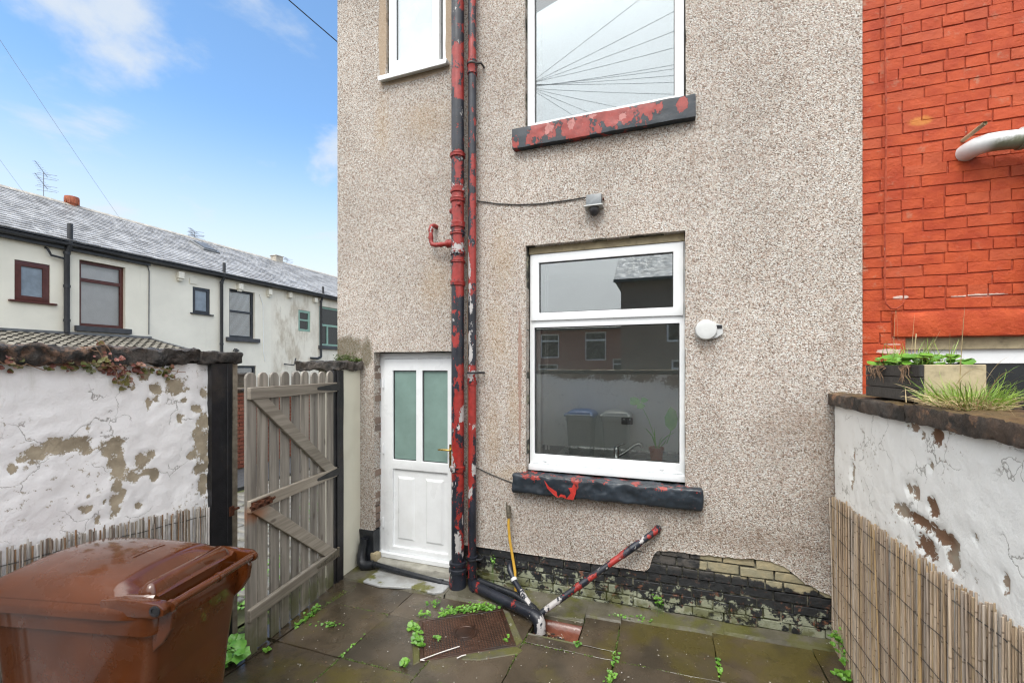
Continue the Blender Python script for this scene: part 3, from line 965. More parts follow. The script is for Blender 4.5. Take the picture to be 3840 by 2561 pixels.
def skirt(x0, x1, step=.02):
    k = round((x1 - x0) / step)
    xs = [x0 + (x1 - x0) * i / k for i in range(k + 1)]
    for a, b in zip(xs, xs[1:]):
        za, zc = zb(a), zb(b)
        m.add([(a, 0, za), (b, 0, zc), (b, 0, .58), (a, 0, .58)], [(0, 1, 2, 3)])
        m.add([(a, -.004, za), (b, -.004, zc), (b, 0, zc + .015), (a, 0, za + .015), (a, .03, za + .006), (b, .03, zc + .006)], [(0, 1, 2, 3), (0, 1, 5, 4)])
    for x in (x0, x1):
        m.add([(x, 0, zb(x)), (x, .03, zb(x)), (x, .03, .58), (x, 0, .58)], [(0, 1, 2, 3)])


skirt(-3.262, DOOR[0]); skirt(DOOR[1], 1.293)
m.build('wall', MAT['pebbledash'], house, weld=True)
# the masonry shell behind it
m = MB()
panel(m, lambda a, b, d: (a, d + .03, b), -3.235, 1.285, -.2, 6.3, [W_LOW, W_UP, W_SM, (DOOR[0] - .02, DOOR[1] + .02, -.15, DOOR[3])], 9e9, .24, edge=.05)
m.build('masonry', MAT['plinth_mortar'], house)
m = MB(); m.box(-3.0, 1.28, 7.8, 8.0, -.2, 6.3); m.build('rear_wall', MAT['pebbledash'], house)
gab = lambda a, b, d: (-3.262 + d, a, b)
m = MB()
panel(m, gab, .032, 8.0, -.2, 6.3, [(.40, 2.25, .26, 2.95)], 9e9, .24, edge=.02)  # the hole is an added, unseen opening that lets daylight into the kitchen
m.build('gable_wall', MAT['pebbledash'], house)
m = MB()
m.prism([(-3.45, -.25, 6.2), (-3.45, -.25, 6.3), (-3.45, 4.0, 8.6), (-3.45, 8.25, 6.3), (-3.45, 8.25, 6.2), (-3.45, 4.0, 8.45)], (4.74, 0, 0))
m.build('roof', MAT['roof_slate'], house)

# plinth bricks laid bare below the render
bricks = []
for k in range(5):
    mm = MB()
    mm.box(-.5, .5, -.5, .5, -.5, .5)
    o = mm.build('brick', MAT['plinth_brick'], house, bevel=.03, local=True, link=False)
    for v in o.data.vertices:
        v.co += Vector((.035 * nz(v.co.y * 3, v.co.z * 3, k), .10 * nz(v.co.x * 3, v.co.z * 2, k + 5), .07 * nz(v.co.x * 4, v.co.z * 3, k + 9)))
    bricks.append(o)
H0 = Vector(house.location)
z, row = -.075, 0
while z < .56:
    x = -1.845 + (0 if row % 2 else -.11)
    while x < 1.12:
        w = rnd.uniform(.205, .225)
        if row in (2, 5) and rnd.random() < .75: w = .105
        a, b = max(x, -1.85), min(x + w, 1.125)
        if b - a > .04 and (z < .30 or b > -.2):
            copy_obj(bricks[rnd.randrange(5)], house, Vector(((a + b) / 2, .058 - rnd.uniform(0, .018), z + .035 + rnd.uniform(-.003, .003))) - H0, (rnd.uniform(-.06, .06), rnd.uniform(-.025, .025), rnd.uniform(-.03, .03)),
                     (b - a, .075, .062 + rnd.uniform(-.004, .006)))
        x += w + .011
    z += .0745
    row += 1
# tarred plinth left of the door, brick showing at the door jamb
m = MB()
panel(m, lambda a, b, d: (a, -.012 + .012 * nz(a, b, 0, 9) + d, b), -2.975, -2.80, -.12, .302, [], .03, .0, edge=.10)
m.build('tarred_plinth', MAT['tar_paint'], house, weld=True, smooth=50)
jb = bricks[0].copy(); jb.data = bricks[0].data.copy(); jb.name = 'jamb_brick'
jb.data.materials.clear(); jb.data.materials.append(MAT['jamb_brick'])
for k in range(23):
    if rnd.random() < .85:
        copy_obj(jb, house, Vector((-2.830 + rnd.uniform(-.004, .005), .082, .34 + k * .0765)) - H0, (0, 0, rnd.uniform(-.05, .05)), (.05, .118 + rnd.uniform(-.02, .004), .064))


# ------------------------------------------------------------------ windows and door of the house
def frame(parent, name, mp, a0, a1, b0, b1, panes, d, thick=.05, mat='upvc_white', bevel=.004, back=.06):
    mb = MB()
    panel(mb, lambda a, b, q: mp(a, b, d + q), a0, a1, b0, b1, panes, 9e9, thick, edge=back)
    return mb.build(name, MAT[mat], parent, bevel=bevel, seg=2, weld=True, smooth=35)


def pane(parent, mp, a0, a1, b0, b1, d, mat='window_glass', name='pane'):
    mb = MB()
    qbox(mb, mp, a0 - .012, a1 + .012, b0 - .012, b1 + .012, d, d + .005)
    return mb.build(name, MAT[mat], parent)


def gasket(parent, mp, a0, a1, b0, b1, d, w=.006):
    mb = MB()
    for q in ((a0, a1, b0, b0 + w), (a0, a1, b1 - w, b1), (a0, a0 + w, b0 + w, b1 - w), (a1 - w, a1, b0 + w, b1 - w)):
        qbox(mb, mp, *q, d, d + .012)
    return mb.build('gasket', MAT['rubber_gasket'], parent)


# kitchen window
kw = frame(house, 'window', fac, -1.172, .138, 1.04, 2.978, [(-1.13, .098, 1.176, 2.318), (-1.13, .098, 2.405, 2.925)], .085)
kw['label'] = 'tall white kitchen window with a top-hung sash above the pane'
frame(kw, 'sash', fac, -1.158, .126, 2.378, 2.965, [(-1.082, .05, 2.447, 2.896)], .066, .045, bevel=.006, back=.03)
pane(kw, fac, -1.082, .05, 2.447, 2.896, .094); gasket(kw, fac, -1.082, .05, 2.447, 2.896, .085)
pane(kw, fac, -1.13, .098, 1.176, 2.318, .118, 'kitchen_glass'); gasket(kw, fac, -1.13, .098, 1.176, 2.318, .108)
m = MB()
qbox(m, fac, -1.178, .142, 1.035, 1.088, .055, .12)
qbox(m, fac, -1.15, .115, 1.094, 1.108, .076, .10)
m.build('cill', MAT['upvc_white'], kw, bevel=.006, seg=2, smooth=40)
for x in (-1.03, -.04):
    m = MB(); qbox(m, fac, x - .016, x + .016, 1.116, 1.128, .072, .088)
    m.build('drain_cap', MAT['upvc_white'], kw, bevel=.004, seg=2, smooth=40)
m = MB()
qbox(m, fac, -1.178, .134, 2.981, 3.039, .075, .12)
m.build('head_board', MAT['planter_board'], kw)

# big upper window
uw = frame(house, 'window', fac, -1.183, .131, 4.085, 5.75, [(-1.118, .06, 4.146, 5.70)], .045)
uw['label'] = 'large white upstairs window with one wide pane'
pane(uw, fac, -1.118, .06, 4.146, 5.70, .078, 'upper_window_glass'); gasket(uw, fac, -1.118, .06, 4.146, 5.70, .069)
gw = frame(house, 'window', gab, .40, 2.25, .26, 2.95, [(.47, 1.29, .35, 2.88), (1.36, 2.18, .35, 2.88)], .08)  # made-up glazing, out of view, to brighten the kitchen interior
gw['label'] = 'tall glazed opening added out of view in the gable to light the kitchen'
pane(gw, gab, .47, 1.29, .35, 2.88, .11, 'far_glass'); pane(gw, gab, 1.36, 2.18, .35, 2.88, .11, 'far_glass')
m = MB(); qbox(m, fac, -1.19, .137, 4.062, 4.086, .03, .10); m.build('cill', MAT['upvc_white'], uw, bevel=.004)
m = MB(); qbox(m, fac, -1.15, .1, 4.12, 5.73, .42, .43); m.build('net_curtain', MAT['curtain'], uw)

# small upper window, its casement proud of the frame
sw = frame(house, 'window', fac, -2.646, -1.992, 4.862, 5.95, [(-2.60, -2.035, 4.90, 5.90)], .03)
sw['label'] = 'narrow white upstairs window left of the pipes'
frame(sw, 'sash', fac, -2.615, -2.05, 4.90, 5.92, [(-2.536, -2.126, 5.0, 5.86)], -.012, .045, bevel=.006, back=.05)
pane(sw, fac, -2.536, -2.126, 5.0, 5.86, .02, 'frosted_pale'); gasket(sw, fac, -2.536, -2.126, 5.0, 5.86, .012)
m = MB(); qbox(m, fac, -2.715, -1.945, 4.826, 4.856, -.06, .05); qbox(m, fac, -2.71, -1.95, 4.81, 4.83, -.06, -.045)
m.build('cill', MAT['upvc_white'], sw, bevel=.004, seg=2, smooth=40)
m = MB(); qbox(m, fac, -2.62, -2.04, 4.88, 5.93, .30, .31); m.build('net_curtain', MAT['curtain'], sw)


def rough_slab(x0, x1, y0, y1, z0, z1, step, amp, seed, s=9.0, rnd_=.42, fine=0.0):
    """a stone with rounded, broken edges"""
    mb = MB()
    L = [x1 - x0, y1 - y0, z1 - z0]
    k = [max(2, round(l / step)) for l in L]
    idx = {}
    c = Vector(((x0 + x1) / 2, (y0 + y1) / 2, (z0 + z1) / 2))
    hl = [l / 2 for l in L]

    def vid(i, j, l):
        q = (i, j, l)
        if q not in idx:
            p = Vector((x0 + L[0] * i / k[0], y0 + L[1] * j / k[1], z0 + L[2] * l / k[2])) - c
            r = min(hl) * rnd_
            core = Vector([max(-(h - r), min(h - r, u)) for u, h in zip(p, hl)])
            e = p - core
            if e.length > 1e-6:
                e2 = e.normalized() * r
                p = core + e.lerp(e2, .75)
            w = c + p
            nv = Vector((fbm(w.x, w.y + seed, w.z, s), fbm(w.y, w.z, w.x + seed, s), fbm(w.z + seed, w.x, w.y, s)))
            idx[q] = len(mb.v)
            if fine: nv = nv + Vector((noise.noise(w * s * 4.1), noise.noise(w * s * 4.1 + Vector((9, 3, 1))), noise.noise(w * s * 4.1 + Vector((2, 7, 5))))) * fine
            mb.v.append(tuple(w + nv * amp))
        return idx[q]

    for a in range(3):
        b, d = (a + 1) % 3, (a + 2) % 3
        for side in (0, k[a]):
            for i in range(k[b]):
                for j in range(k[d]):
                    qs = []
                    for di, dj in ((0, 0), (1, 0), (1, 1), (0, 1)):
                        t = [0, 0, 0]
                        t[a], t[b], t[d] = side, i + di, j + dj
                        qs.append(vid(*t))
                    mb.f.append(tuple(qs)); mb.m.append(0)
    return mb


def blob_attr(mb, name, fn):
    mb.a[name] = [fn(*p) for p in mb.v]


def patches(lst, ax):
    """attribute from ellipses (u, z, ru, rz) on a vertical face"""
    def f(x, y, z):
        u = (x, y)[ax]
        best = -1.0
        for (cu, cz, ru, rz) in lst:
            d = 1 - math.hypot((u - cu) / ru, (z - cz) / rz)
            if d > best:
                best = d
        return .5 + .5 * max(-1.0, min(1.0, best))
    return f


# stone sills
m = rough_slab(-1.293, .212, -.065, .06, 3.893, 4.068, .02, .004, 3.1, rnd_=.10)
blob_attr(m, 'red', patches([(-1.24, 3.93, .05, .06), (-1.03, 4.0, .11, .10), (-.72, 3.98, .14, .12), (-.42, 4.0, .20, .11), (-.18, 4.03, .14, .06), (.12, 4.0, .035, .05), (-.95, 3.95, .06, .04)], 0))
blob_attr(m, 'white', patches([(-.95, 4.02, .05, .035), (-.76, 3.99, .03, .05), (-.32, 4.0, .05, .03), (-.58, 4.05, .04, .02)], 0))
m.a['red'] = [r * 1.0 - (.12 if p[1] > -.05 and p[2] < 3.90 else 0) for r, p in zip(m.a['red'], m.v)]
m.build('sill', MAT['peeling_sill_paint'], house, smooth=60)['label'] = 'stone sill in black paint peeling to red, under the upper window'
m = rough_slab(-1.29, .262, -.085, .08, .856, 1.022, .014, .010, 8.4, 11, .34, .5)
blob_attr(m, 'red', lambda x, y, z: .5 + .5 * (-.72 + (.42 if z > .99 else 0)))
blob_attr(m, 'white', lambda x, y, z: 0.0)
ls = m.build('sill', MAT['peeling_sill_paint'], house, smooth=60)
ls['label'] = 'thick black stone sill with a torn red flake, under the kitchen window'
m = MB()
for (pts) in ([(-.985, .995), (-.955, .93), (-.90, .885), (-.865, .862), (-.875, .91), (-.94, .945)], [(-.865, .862), (-.835, .875), (-.79, .858), (-.80, .885), (-.84, .893)],
              [(-.79, .858), (-.735, .853), (-.715, .905), (-.71, .955), (-.735, .985), (-.745, .955), (-.775, .95), (-.755, .91)]):
    m.prism([(x, -.098 - .02 * abs(math.sin(9 * x)), z) for x, z in pts], (0, .003, .001))
m.build('paint_flake', MAT['red_flake'], ls)

# back door
dr = frame(house, 'door', fac, -2.754, -1.905, .068, 2.045, [(-2.648, -2.374, 1.016, 1.926), (-2.303, -2.02, 1.016, 1.926), (-2.648, -2.02, .128, .922)], .10, .028, bevel=.006, back=.05)
dr['label'] = 'white half-glazed back door with two teal frosted panes'
frame(dr, 'door_frame', fac, -2.832, -1.852, .03, 2.105, [(-2.757, -1.902, .062, 2.048)], .112, .055, back=.06)
for a0, a1 in ((-2.648, -2.374), (-2.303, -2.02)):
    pane(dr, fac, a0, a1, 1.016, 1.926, .126, 'door_glass'); gasket(dr, fac, a0, a1, 1.016, 1.926, .119, .007)
m = MB(); qbox(m, fac, -2.66, -2.01, .116, .934, .122, .13); m.build('door_panel', MAT['upvc_white'], dr)
for a0, a1 in ((-2.60, -2.40), (-2.275, -2.07)):
    m = MB()
    qa = [fac(a0, .20, .122), fac(a1, .20, .122), fac(a1, .845, .122), fac(a0, .845, .122)]
    i = .022
    qc = [fac(a0 + i, .20 + i, .110), fac(a1 - i, .20 + i, .110), fac(a1 - i, .845 - i, .110), fac(a0 + i, .845 - i, .110)]
    m.add(qa + qc, [(0, 1, 5, 4), (1, 2, 6, 5), (2, 3, 7, 6), (3, 0, 4, 7), (4, 5, 6, 7)])
    m.build('raised_panel', MAT['upvc_white'], dr)
m = MB()
qbox(m, fac, -1.995, -1.962, .98, 1.21, .088, .10)
m.tube([(-1.978, .09, 1.16), (-1.978, .045, 1.16)], .010, 12)
m.tube([(-1.972, .045, 1.16), (-2.0, .042, 1.162), (-2.085, .046, 1.160), (-2.095, .05, 1.158)], [.010, .010, .008, .006], 12)
m.build('handle', MAT['brass'], dr, smooth=50)
for z in (.36, 1.12, 1.80):
    m = MB()
    m.tube([(-2.762, .094, z - .05), (-2.762, .094, z + .05)], .010, 10)
    m.build('hinge', MAT['upvc_white'], dr, smooth=50)
m = MB()
qbox(m, fac, -2.80, -1.86, .018, .066, .06, .14)
m.build('threshold', MAT['upvc_white'], dr, bevel=.004)
m = rough_slab(-2.80, -1.85, -.02, .2, -.13, .016, .03, .006, 2.2)
m.build('step', MAT['stone_step'], house, smooth=60)
m = rough_slab(-2.83, -2.75, -.03, .05, .00, .085, .02, .006, 5.2)
m.build('broken_stone', MAT['planter_board'], house, smooth=40)

# ------------------------------------------------------------------ the kitchen behind the glass
m = MB()
m.box(-3.0, 1.0, 2.32, 2.4, .2, 3.3); m.box(-1.86, -1.74, .28, .40, .2, 3.3); m.box(.95, 1.0, .28, 2.4, .2, 3.3); m.box(-3.0, 1.0, .28, 2.4, 3.2, 3.3); m.box(-3.0, -1.80, .278, .30, 2.15, 3.3)
m.build('kitchen_wall', MAT['interior_wall'], house)
m = MB(); m.box(-3.0, .95, .28, 2.32, .2, .24)
m.build('kitchen_floor', MAT['interior_wall'], house)
m = MB(); m.box(-1.74, .95, .275, .86, 1.085, 1.12)
m.build('worktop', MAT['worktop'], house, bevel=.004)
m = MB()
m.box(-1.0, .3, .36, .80, 1.122, 1.128); m.box(-1.0, .3, .80, .812, 1.122, 1.140)
m.build('kitchen_sink', MAT['steel'], house)
m = MB(); m.box(-1.16, -1.09, .15, .22, 1.13, 2.9)
m.build('blind_edge', MAT['blind_white'], house)
for dx_ in (0, .02):
    m = MB()
    m.tube([(-1.055 + dx_, .2, 2.9), (-1.06 + dx_, .2, 1.9), (-1.052 + dx_ * 1.4, .2, 1.25)], .003, 6)
    m.lathe((-1.052 + dx_ * 1.4, .2, 1.20), (0, 0, 1), [(0, .008), (.03, .008), (.05, .004)], 8)
    m.build('blind_cord', MAT['blind_white'], house)
sk = thing('wall_socket', 'black double wall socket seen through the kitchen window', 'socket', (-.50, 2.31, 1.24))
m = MB(); m.box(-.575, -.425, 2.30, 2.318, 1.195, 1.285); m.build('plate', MAT['socket_black'], sk, bevel=.006)
for x in (-.54, -.46):
    m = MB(); m.box(x - .012, x + .012, 2.292, 2.302, 1.255, 1.272); m.build('switch', MAT['reel_white'], sk)
tp = thing('kitchen_tap', 'chrome mixer tap at the sink inside the kitchen window', 'tap', (-.43, .34, 1.128))
m = MB(); m.lathe((-.43, .34, 1.126), (0, 0, 1), [(0, .034), (.02, .032), (.03, .026), (.085, .027), (.11, .024), (.12, .012)], 18); m.build('body', MAT['chrome'], tp, smooth=50)
m = MB(); m.tube([(-.425, .34, 1.15), (-.36, .345, 1.19), (-.27, .36, 1.262), (-.235, .365, 1.275), (-.215, .37, 1.262), (-.212, .37, 1.24)], [.015, .014, .014, .018, .02, .02], 14); m.build('spout', MAT['chrome'], tp, smooth=60)
m = MB(); m.tube([(-.43, .34, 1.235), (-.40, .335, 1.262), (-.35, .33, 1.278)], [.016, .012, .007], 10); m.build('lever', MAT['chrome'], tp, smooth=60)
pp = thing('potted_plant', 'small green plant in a terracotta pot inside the kitchen window', 'potted plant', (-.085, .31, 1.128))
m = MB()
m.lathe((-.085, .31, 1.136), (0, 0, 1), [(0, .046), (.10, .058), (.10, .064), (.125, .066), (.125, .058), (.112, .056)], 22)
m.build('pot', MAT['pot_clay_plastic'], pp, smooth=40)
m = MB(); m.lathe((-.085, .31, 1.126), (0, 0, 1), [(0, .09), (.012, .10), (.014, .09), (.006, .07)], 22); m.build('saucer', MAT['black_plastic'], pp, smooth=40)
m = MB(); m.lathe((-.085, .31, 1.236), (0, 0, 1), [(0, .055), (.012, .02)], 14); m.build('earth', MAT['soil'], pp)


def leaf_strip(m, pts, w, mi=0):
    """a strap leaf along pts, widest in the middle"""
    pts = [Vector(p) for p in pts]
    k = len(pts)
    side = (pts[-1] - pts[0]).cross(Vector((0, .3, 1))).normalized()
    if side.length < .5: side = Vector((1, 0, 0))
    V = []
    for i, p in enumerate(pts):
        ww = w * (math.sin(math.pi * (.12 + .86 * i / (k - 1))) ** .8)
        V += [p - side * ww, p + Vector((0, 0, -ww * .25)), p + side * ww]
    m.add(V, [(3 * i + j, 3 * i + j + 1, 3 * i + j + 4, 3 * i + j + 3) for i in range(k - 1) for j in range(2)], mi)


for pts, w in (([(-.085, .31, 1.24), (-.12, .3, 1.36), (-.17, .29, 1.42), (-.20, .28, 1.43)], .009), ([(-.085, .31, 1.24), (-.10, .30, 1.34), (-.10, .30, 1.43)], .008),
               ([(-.08, .31, 1.24), (-.04, .30, 1.32), (.01, .29, 1.37), (.075, .28, 1.41)], .014), ([(-.08, .31, 1.24), (-.05, .32, 1.33), (-.03, .33, 1.36)], .012),
               ([(-.09, .31, 1.24), (-.14, .32, 1.28), (-.15, .32, 1.25)], .008), ([(-.075, .31, 1.24), (-.02, .31, 1.30), (.0, .31, 1.34)], .012)):
    m = MB(); leaf_strip(m, pts, w); m.build('leaf', MAT['pot_leaf'], pp, smooth=60)
m = MB()
V = [(.035, .285, 1.41), (-.01, .28, 1.46), (-.018, .28, 1.53), (.01, .282, 1.59), (.03, .284, 1.62), (.075, .29, 1.585), (.09, .29, 1.52), (.075, .288, 1.45)]
m.prism(V, (0, .003, 0)); m.build('leaf', MAT['pot_leaf'], pp)
m = MB(); m.tube([(.0, .31, 1.30), (.02, .30, 1.36), (.035, .287, 1.42)], .004, 6); m.build('stem', MAT['pot_leaf'], pp)
for c, rx in (((-.27, .30, 1.66), .045), ((-.22, .30, 1.62), .035), ((-.19, .30, 1.67), .03)):
    m = MB()
    m.prism([(c[0] + rx * math.cos(a) * (1 + .25 * math.cos(3 * a)), c[1] + .01 * math.sin(a), c[2] + rx * .8 * math.sin(a)) for a in [i * .5712 for i in range(11)]], (0, .002, 0))
    m.build('leaf', MAT['pot_leaf'], pp)
m = MB(); m.tube([(-.21, .3, 1.62), (-.15, .30, 1.50), (-.10, .305, 1.35), (-.085, .31, 1.24)], .003, 6); m.build('stem', MAT['pot_leaf'], pp)


# ------------------------------------------------------------------ pipes on the wall
CAMP = Vector(camera.location)


def dense_tube(mb, path, r, n=20, step=.03):
    """a tube with rings close enough to carry paint patches; r may vary along the path"""
    P = [Vector(p) for p in path]
    rr = r if isinstance(r, list) else [r] * len(P)
    pts, rs = [], []
    for a, b, ra, rb in zip(P, P[1:], rr, rr[1:]):
        k = max(1, round((b - a).length / step))
        for i in range(k):
            pts.append(a.lerp(b, i / k)); rs.append(ra + (rb - ra) * i / k)
    pts.append(P[-1]); rs.append(rr[-1])
    mb.tube(pts, rs, n)


def pipe_attr(mb, cx, cy, r, red, white, base=-.5):
    """patch: (z0, z1, side, halfwidth, weight); side -1 left .. 1 right as seen from the yard"""
    def val(lst, p):
        s = (p[0] - cx) / r
        best = base
        for z0, z1, side, hw, w in lst:
            h = (z1 - z0) / 2
            dz = abs(p[2] - (z0 + z1) / 2) / h
            ds = abs(s - side) / hw
            v = .72 * w * min(.55, 1 - max(dz, ds * .9))
            best = max(best, v)
        return .5 + .5 * best
    mb.a['red'] = [val(red, p) for p in mb.v]
    mb.a['white'] = [val(white, p) - .07 for p in mb.v]


zp = lambda v: 1.96 + (843 - v) * .0040          # height on the pipes
A = 1.6
RED_S = [(zp(152), zp(103), .2, .8, A), (zp(200), zp(163), .1, .8, A), (zp(232), zp(203), .5, .5, A), (zp(424), zp(366), .45, .42, A), (zp(506), zp(437), .1, 1.3, 1.1),
         (zp(368), zp(350), 0, 2, A), (zp(530), zp(508), .3, .8, .8), (zp(598), zp(528), .2, 1.1, 1.2), (zp(655), zp(578), .4, 1.0, A), (zp(682), zp(652), .65, .4, A), (zp(722), zp(716), -.2, .5, .5), (zp(760), zp(738), .1, .4, .7),
         (zp(800), zp(775), .0, .5, A), (zp(880), zp(845), .6, .4, .9), (zp(1005), zp(875), .5, .75, A), (zp(990), zp(930), -.3, .4, .7), (zp(1075), zp(1005), .2, 1.0, .95), (zp(1140), zp(1060), .7, .45, 1.1), (zp(1100), zp(1075), .2, .9, 1.0),
         (zp(1220), zp(1150), .6, .3, .6), (zp(1262), zp(1230), .8, .25, 1.3), (zp(1340), zp(1322), -.8, .4, .9), (zp(30), zp(-40), .7, .35, 1.0)]
WH_S = [(zp(445), zp(425), .2, .9, .8), (zp(520), zp(510), .1, 1, .6), (zp(578), zp(562), .4, .6, .9), (zp(1070), zp(1040), -.5, .4, .9), (zp(1268), zp(1222), .4, .38, 1.7), (zp(1115), zp(1088), -.75, .3, 1.0), (zp(960), zp(930), .9, .2, .9), (zp(1150), zp(1120), -.7, .2, .5)]
sp = thing('soil_pipe', 'thick black cast soil pipe peeling to red, beside the back door', 'pipe', (-1.807, -.10, zg(-1.8)))
SX, SY, SR = -1.807, -.10, .0585


def pipe_part(name, parent, z0, z1, cx, cy, r, red, white, prof=None, label=None, n=24):
    mb = MB()
    if prof:
        mb.lathe((cx, cy, 0), (0, 0, 1), prof, n)
    else:
        k = max(2, round((z1 - z0) / .025))
        mb.lathe((cx, cy, 0), (0, 0, 1), [(z0 + (z1 - z0) * i / k, r) for i in range(k + 1)], n)
    pipe_attr(mb, cx, cy, r, red, white)
    o = mb.build(name, MAT['peeling_pipe_paint'], parent, smooth=45)
    return o


pipe_part('pipe', sp, zg(-1.8), 6.15, SX, SY, SR, RED_S, WH_S)


def collar(parent, z, h, r, cx, cy, red, white, base_r):
    pipe_part('collar', parent, 0, 0, cx, cy, r, red, white, [(z - h / 2, base_r), (z - h / 2, r), (z - h / 2 + h * .2, r * 1.03), (z + h * .1, r * .985), (z + h / 2 - h * .18, r * 1.05), (z + h / 2, r * 1.02), (z + h / 2, base_r)])


for v, h in ((359, .035), (438, .05), (461, .035), (518, .05), (537, .025), (582, .035), (602, .018), (652, .04), (1075, .05)):
    collar(sp, zp(v), h, SR + .010, SX, SY, RED_S, WH_S, SR)
pipe_part('socket', sp, 0, 0, SX, SY, SR, RED_S, WH_S, [(-.12, .078), (-.05, .08), (.02, .078), (.06, .074), (.085, .076), (.09, .082), (.12, .082), (.125, .073), (.15, .071), (.155, .079), (.18, .078), (.185, SR)])
# boss and small overflow branch on the left
m = MB(); m.tube([(-1.87, -.10, zp(484)), (-1.80, -.10, zp(484))], [.026, .026], 14); m.tube([(-1.884, -.10, zp(484)), (-1.866, -.10, zp(484))], [.020, .029], 14)
m.tube([(-1.80, -.14, zp(475)), (-1.75, -.155, zp(475))], .014, 10)
m.a['red'] = [1.0] * len(m.v); m.a['white'] = [.3] * len(m.v)
m.build('boss', MAT['peeling_pipe_paint'], sp, smooth=45)
m = MB()
zl = 3.105
m.tube([(-1.80, -.09, zl), (-1.905, -.085, zl)], .035, 14)
m.tube([(-1.90, -.085, zl), (-1.925, -.085, zl)], .039, 14)
m.tube([(-1.92, -.085, zl), (-2.05, -.08, zl + .002), (-2.085, -.078, zl + .012), (-2.10, -.077, zl + .045), (-2.102, -.075, zl + .16), (-2.10, -.07, zl + .185), (-2.09, -.05, zl + .20), (-2.085, .01, zl + .202)], .021, 14)
for q in ((-1.99, zl, 'h'), (-2.102, zl + .075, 'v'), (-2.102, zl + .15, 'v')):
    if q[2] == 'h': m.tube([(q[0] - .008, -.081, q[1]), (q[0] + .008, -.081, q[1])], .025, 14)
    else: m.tube([(q[0], -.076, q[1] - .01), (q[0], -.076, q[1] + .01)], .025, 14)
m.a['red'] = [.95] * len(m.v); m.a['white'] = [.24] * len(m.v)
m.build('branch', MAT['peeling_pipe_paint'], sp, smooth=50)['label'] = 'small red bent branch pipe'

# rainwater pipe
DX, DY, DR = -1.676, -.07, .037
RED_D = [(zp(152), zp(92), -.1, .7, 1.3), (zp(178), zp(148), .0, .9, 1.2), (zp(398), zp(358), .5, .5, A), (zp(430), zp(405), .5, .5, .7), (zp(498), zp(455), .6, .5, 1.2), (zp(560), zp(490), .6, .6, A), (zp(665), zp(560), .4, .8, A),
         (zp(780), zp(768), -.6, .4, .7), (zp(858), zp(838), -.2, 1.2, 1.2), (zp(1010), zp(862), 0, 2.0, 2.0), (zp(1110), zp(1005), -.25, .95, 1.5), (zp(1140), zp(1095), -.4, .8, 1.4), (zp(1300), zp(1140), -.85, .2, .9), (zp(1302), zp(1286), 0, 1.5, 1.3), (zp(60), zp(-80), .5, .4, 1.2)]
WH_D = [(zp(650), zp(560), -.6, .35, 1.0), (zp(690), zp(600), -.25, .4, 1.3), (zp(730), zp(690), .1, .2, .8), (zp(795), zp(765), -.6, .3, 1.0), (zp(840), zp(785), .1, .5, 1.1), (zp(868), zp(852), 0, 2, .9), (zp(985), zp(968), .1, .6, .6), (zp(1140), zp(1110), -.3, .5, .8), (zp(1090), zp(1070), .7, .35, .9)]
dp = thing('rainwater_pipe', 'thin black and red rainwater pipe just right of the thick soil pipe', 'pipe', (DX, DY, zg(-1.7)))
pipe_part('pipe', dp, .02, 6.15, DX, DY, DR, RED_D, WH_D, n=20)
for v in (158, 866, 1286):
    pipe_part('collar', dp, 0, 0, DX, DY, DR, RED_D, WH_D, [(zp(v) - .07, DR), (zp(v) - .068, DR + .008), (zp(v) + .02, DR + .008), (zp(v) + .024, DR + .012), (zp(v) + .05, DR + .012), (zp(v) + .052, DR)], n=20)
for v in (153, 856, 1281):
    m = MB()
    m.tube([(DX + .02, DY - .02, zp(v)), (DX + .085, DY + .01, zp(v) + .003), (DX + .088, .01, zp(v) + .003)], [.011, .010, .010], 8)
    m.lathe((DX, DY, zp(v) - .012), (0, 0, 1), [(0, DR + .009), (.004, DR + .013), (.02, DR + .013), (.024, DR + .009)], 18)
    m.build('bracket', MAT['black_paint'], dp, smooth=50)
m = MB()
dense_tube(m, [(DX, DY, .05), (DX + .005, DY - .005, .0), (DX + .03, DY - .03, -.035), (DX + .07, DY - .06, -.04)], [.042, .044, .044, .043], 16)
m.a['red'] = [.33] * len(m.v); m.a['white'] = [.1] * len(m.v)
m.build('shoe', MAT['peeling_pipe_paint'], dp, smooth=50)


def ground_pt(x, y, dz=0.0):
    return (x, y, zg(x) + dz)


# low drain pipe lying on the paving down to the gully
lp = thing('drain_pipe', 'black drain pipe lying on the paving down to the gully', 'pipe', ground_pt(-1.2, -.3))
m = MB()
dense_tube(m, [(-1.635, -.11, .005), (-1.585, -.15, -.0), (-1.0, -.42, .022), (-.965, -.436, .018)], .043, 18)
m.a['red'] = [.5 + .5 * max(-1, .1 - abs(p[0] + 1.17) / .04, .1 - abs(p[0] + 1.58) / .05) for p in m.v]
m.a['white'] = [.5 + .5 * max(-1, .2 - abs(p[0] + .97) / .08) for p in m.v]
m.build('pipe', MAT['peeling_pipe_paint'], lp, smooth=60)
m = MB()
dense_tube(m, [(-.985, -.427, .022), (-.945, -.446, .012), (-.925, -.456, -.02), (-.92, -.462, -.085)], [.046, .048, .047, .045], 18)
m.a['red'] = [-.2] * len(m.v); m.a['white'] = [.5 + .5 * (.3 if p[0] > -.94 else -.7) for p in m.v]
m.build('bend', MAT['peeling_pipe_paint'], lp, smooth=60)
m = MB(); m.tube([(-1.60, -.085, .03), (-1.56, -.10, .028), (-1.22, -.19, .02), (-1.02, -.30, .0), (-.93, -.38, -.02)], .028, 14)
m.build('branch', MAT['wet_black_pipe'], lp, smooth=60)
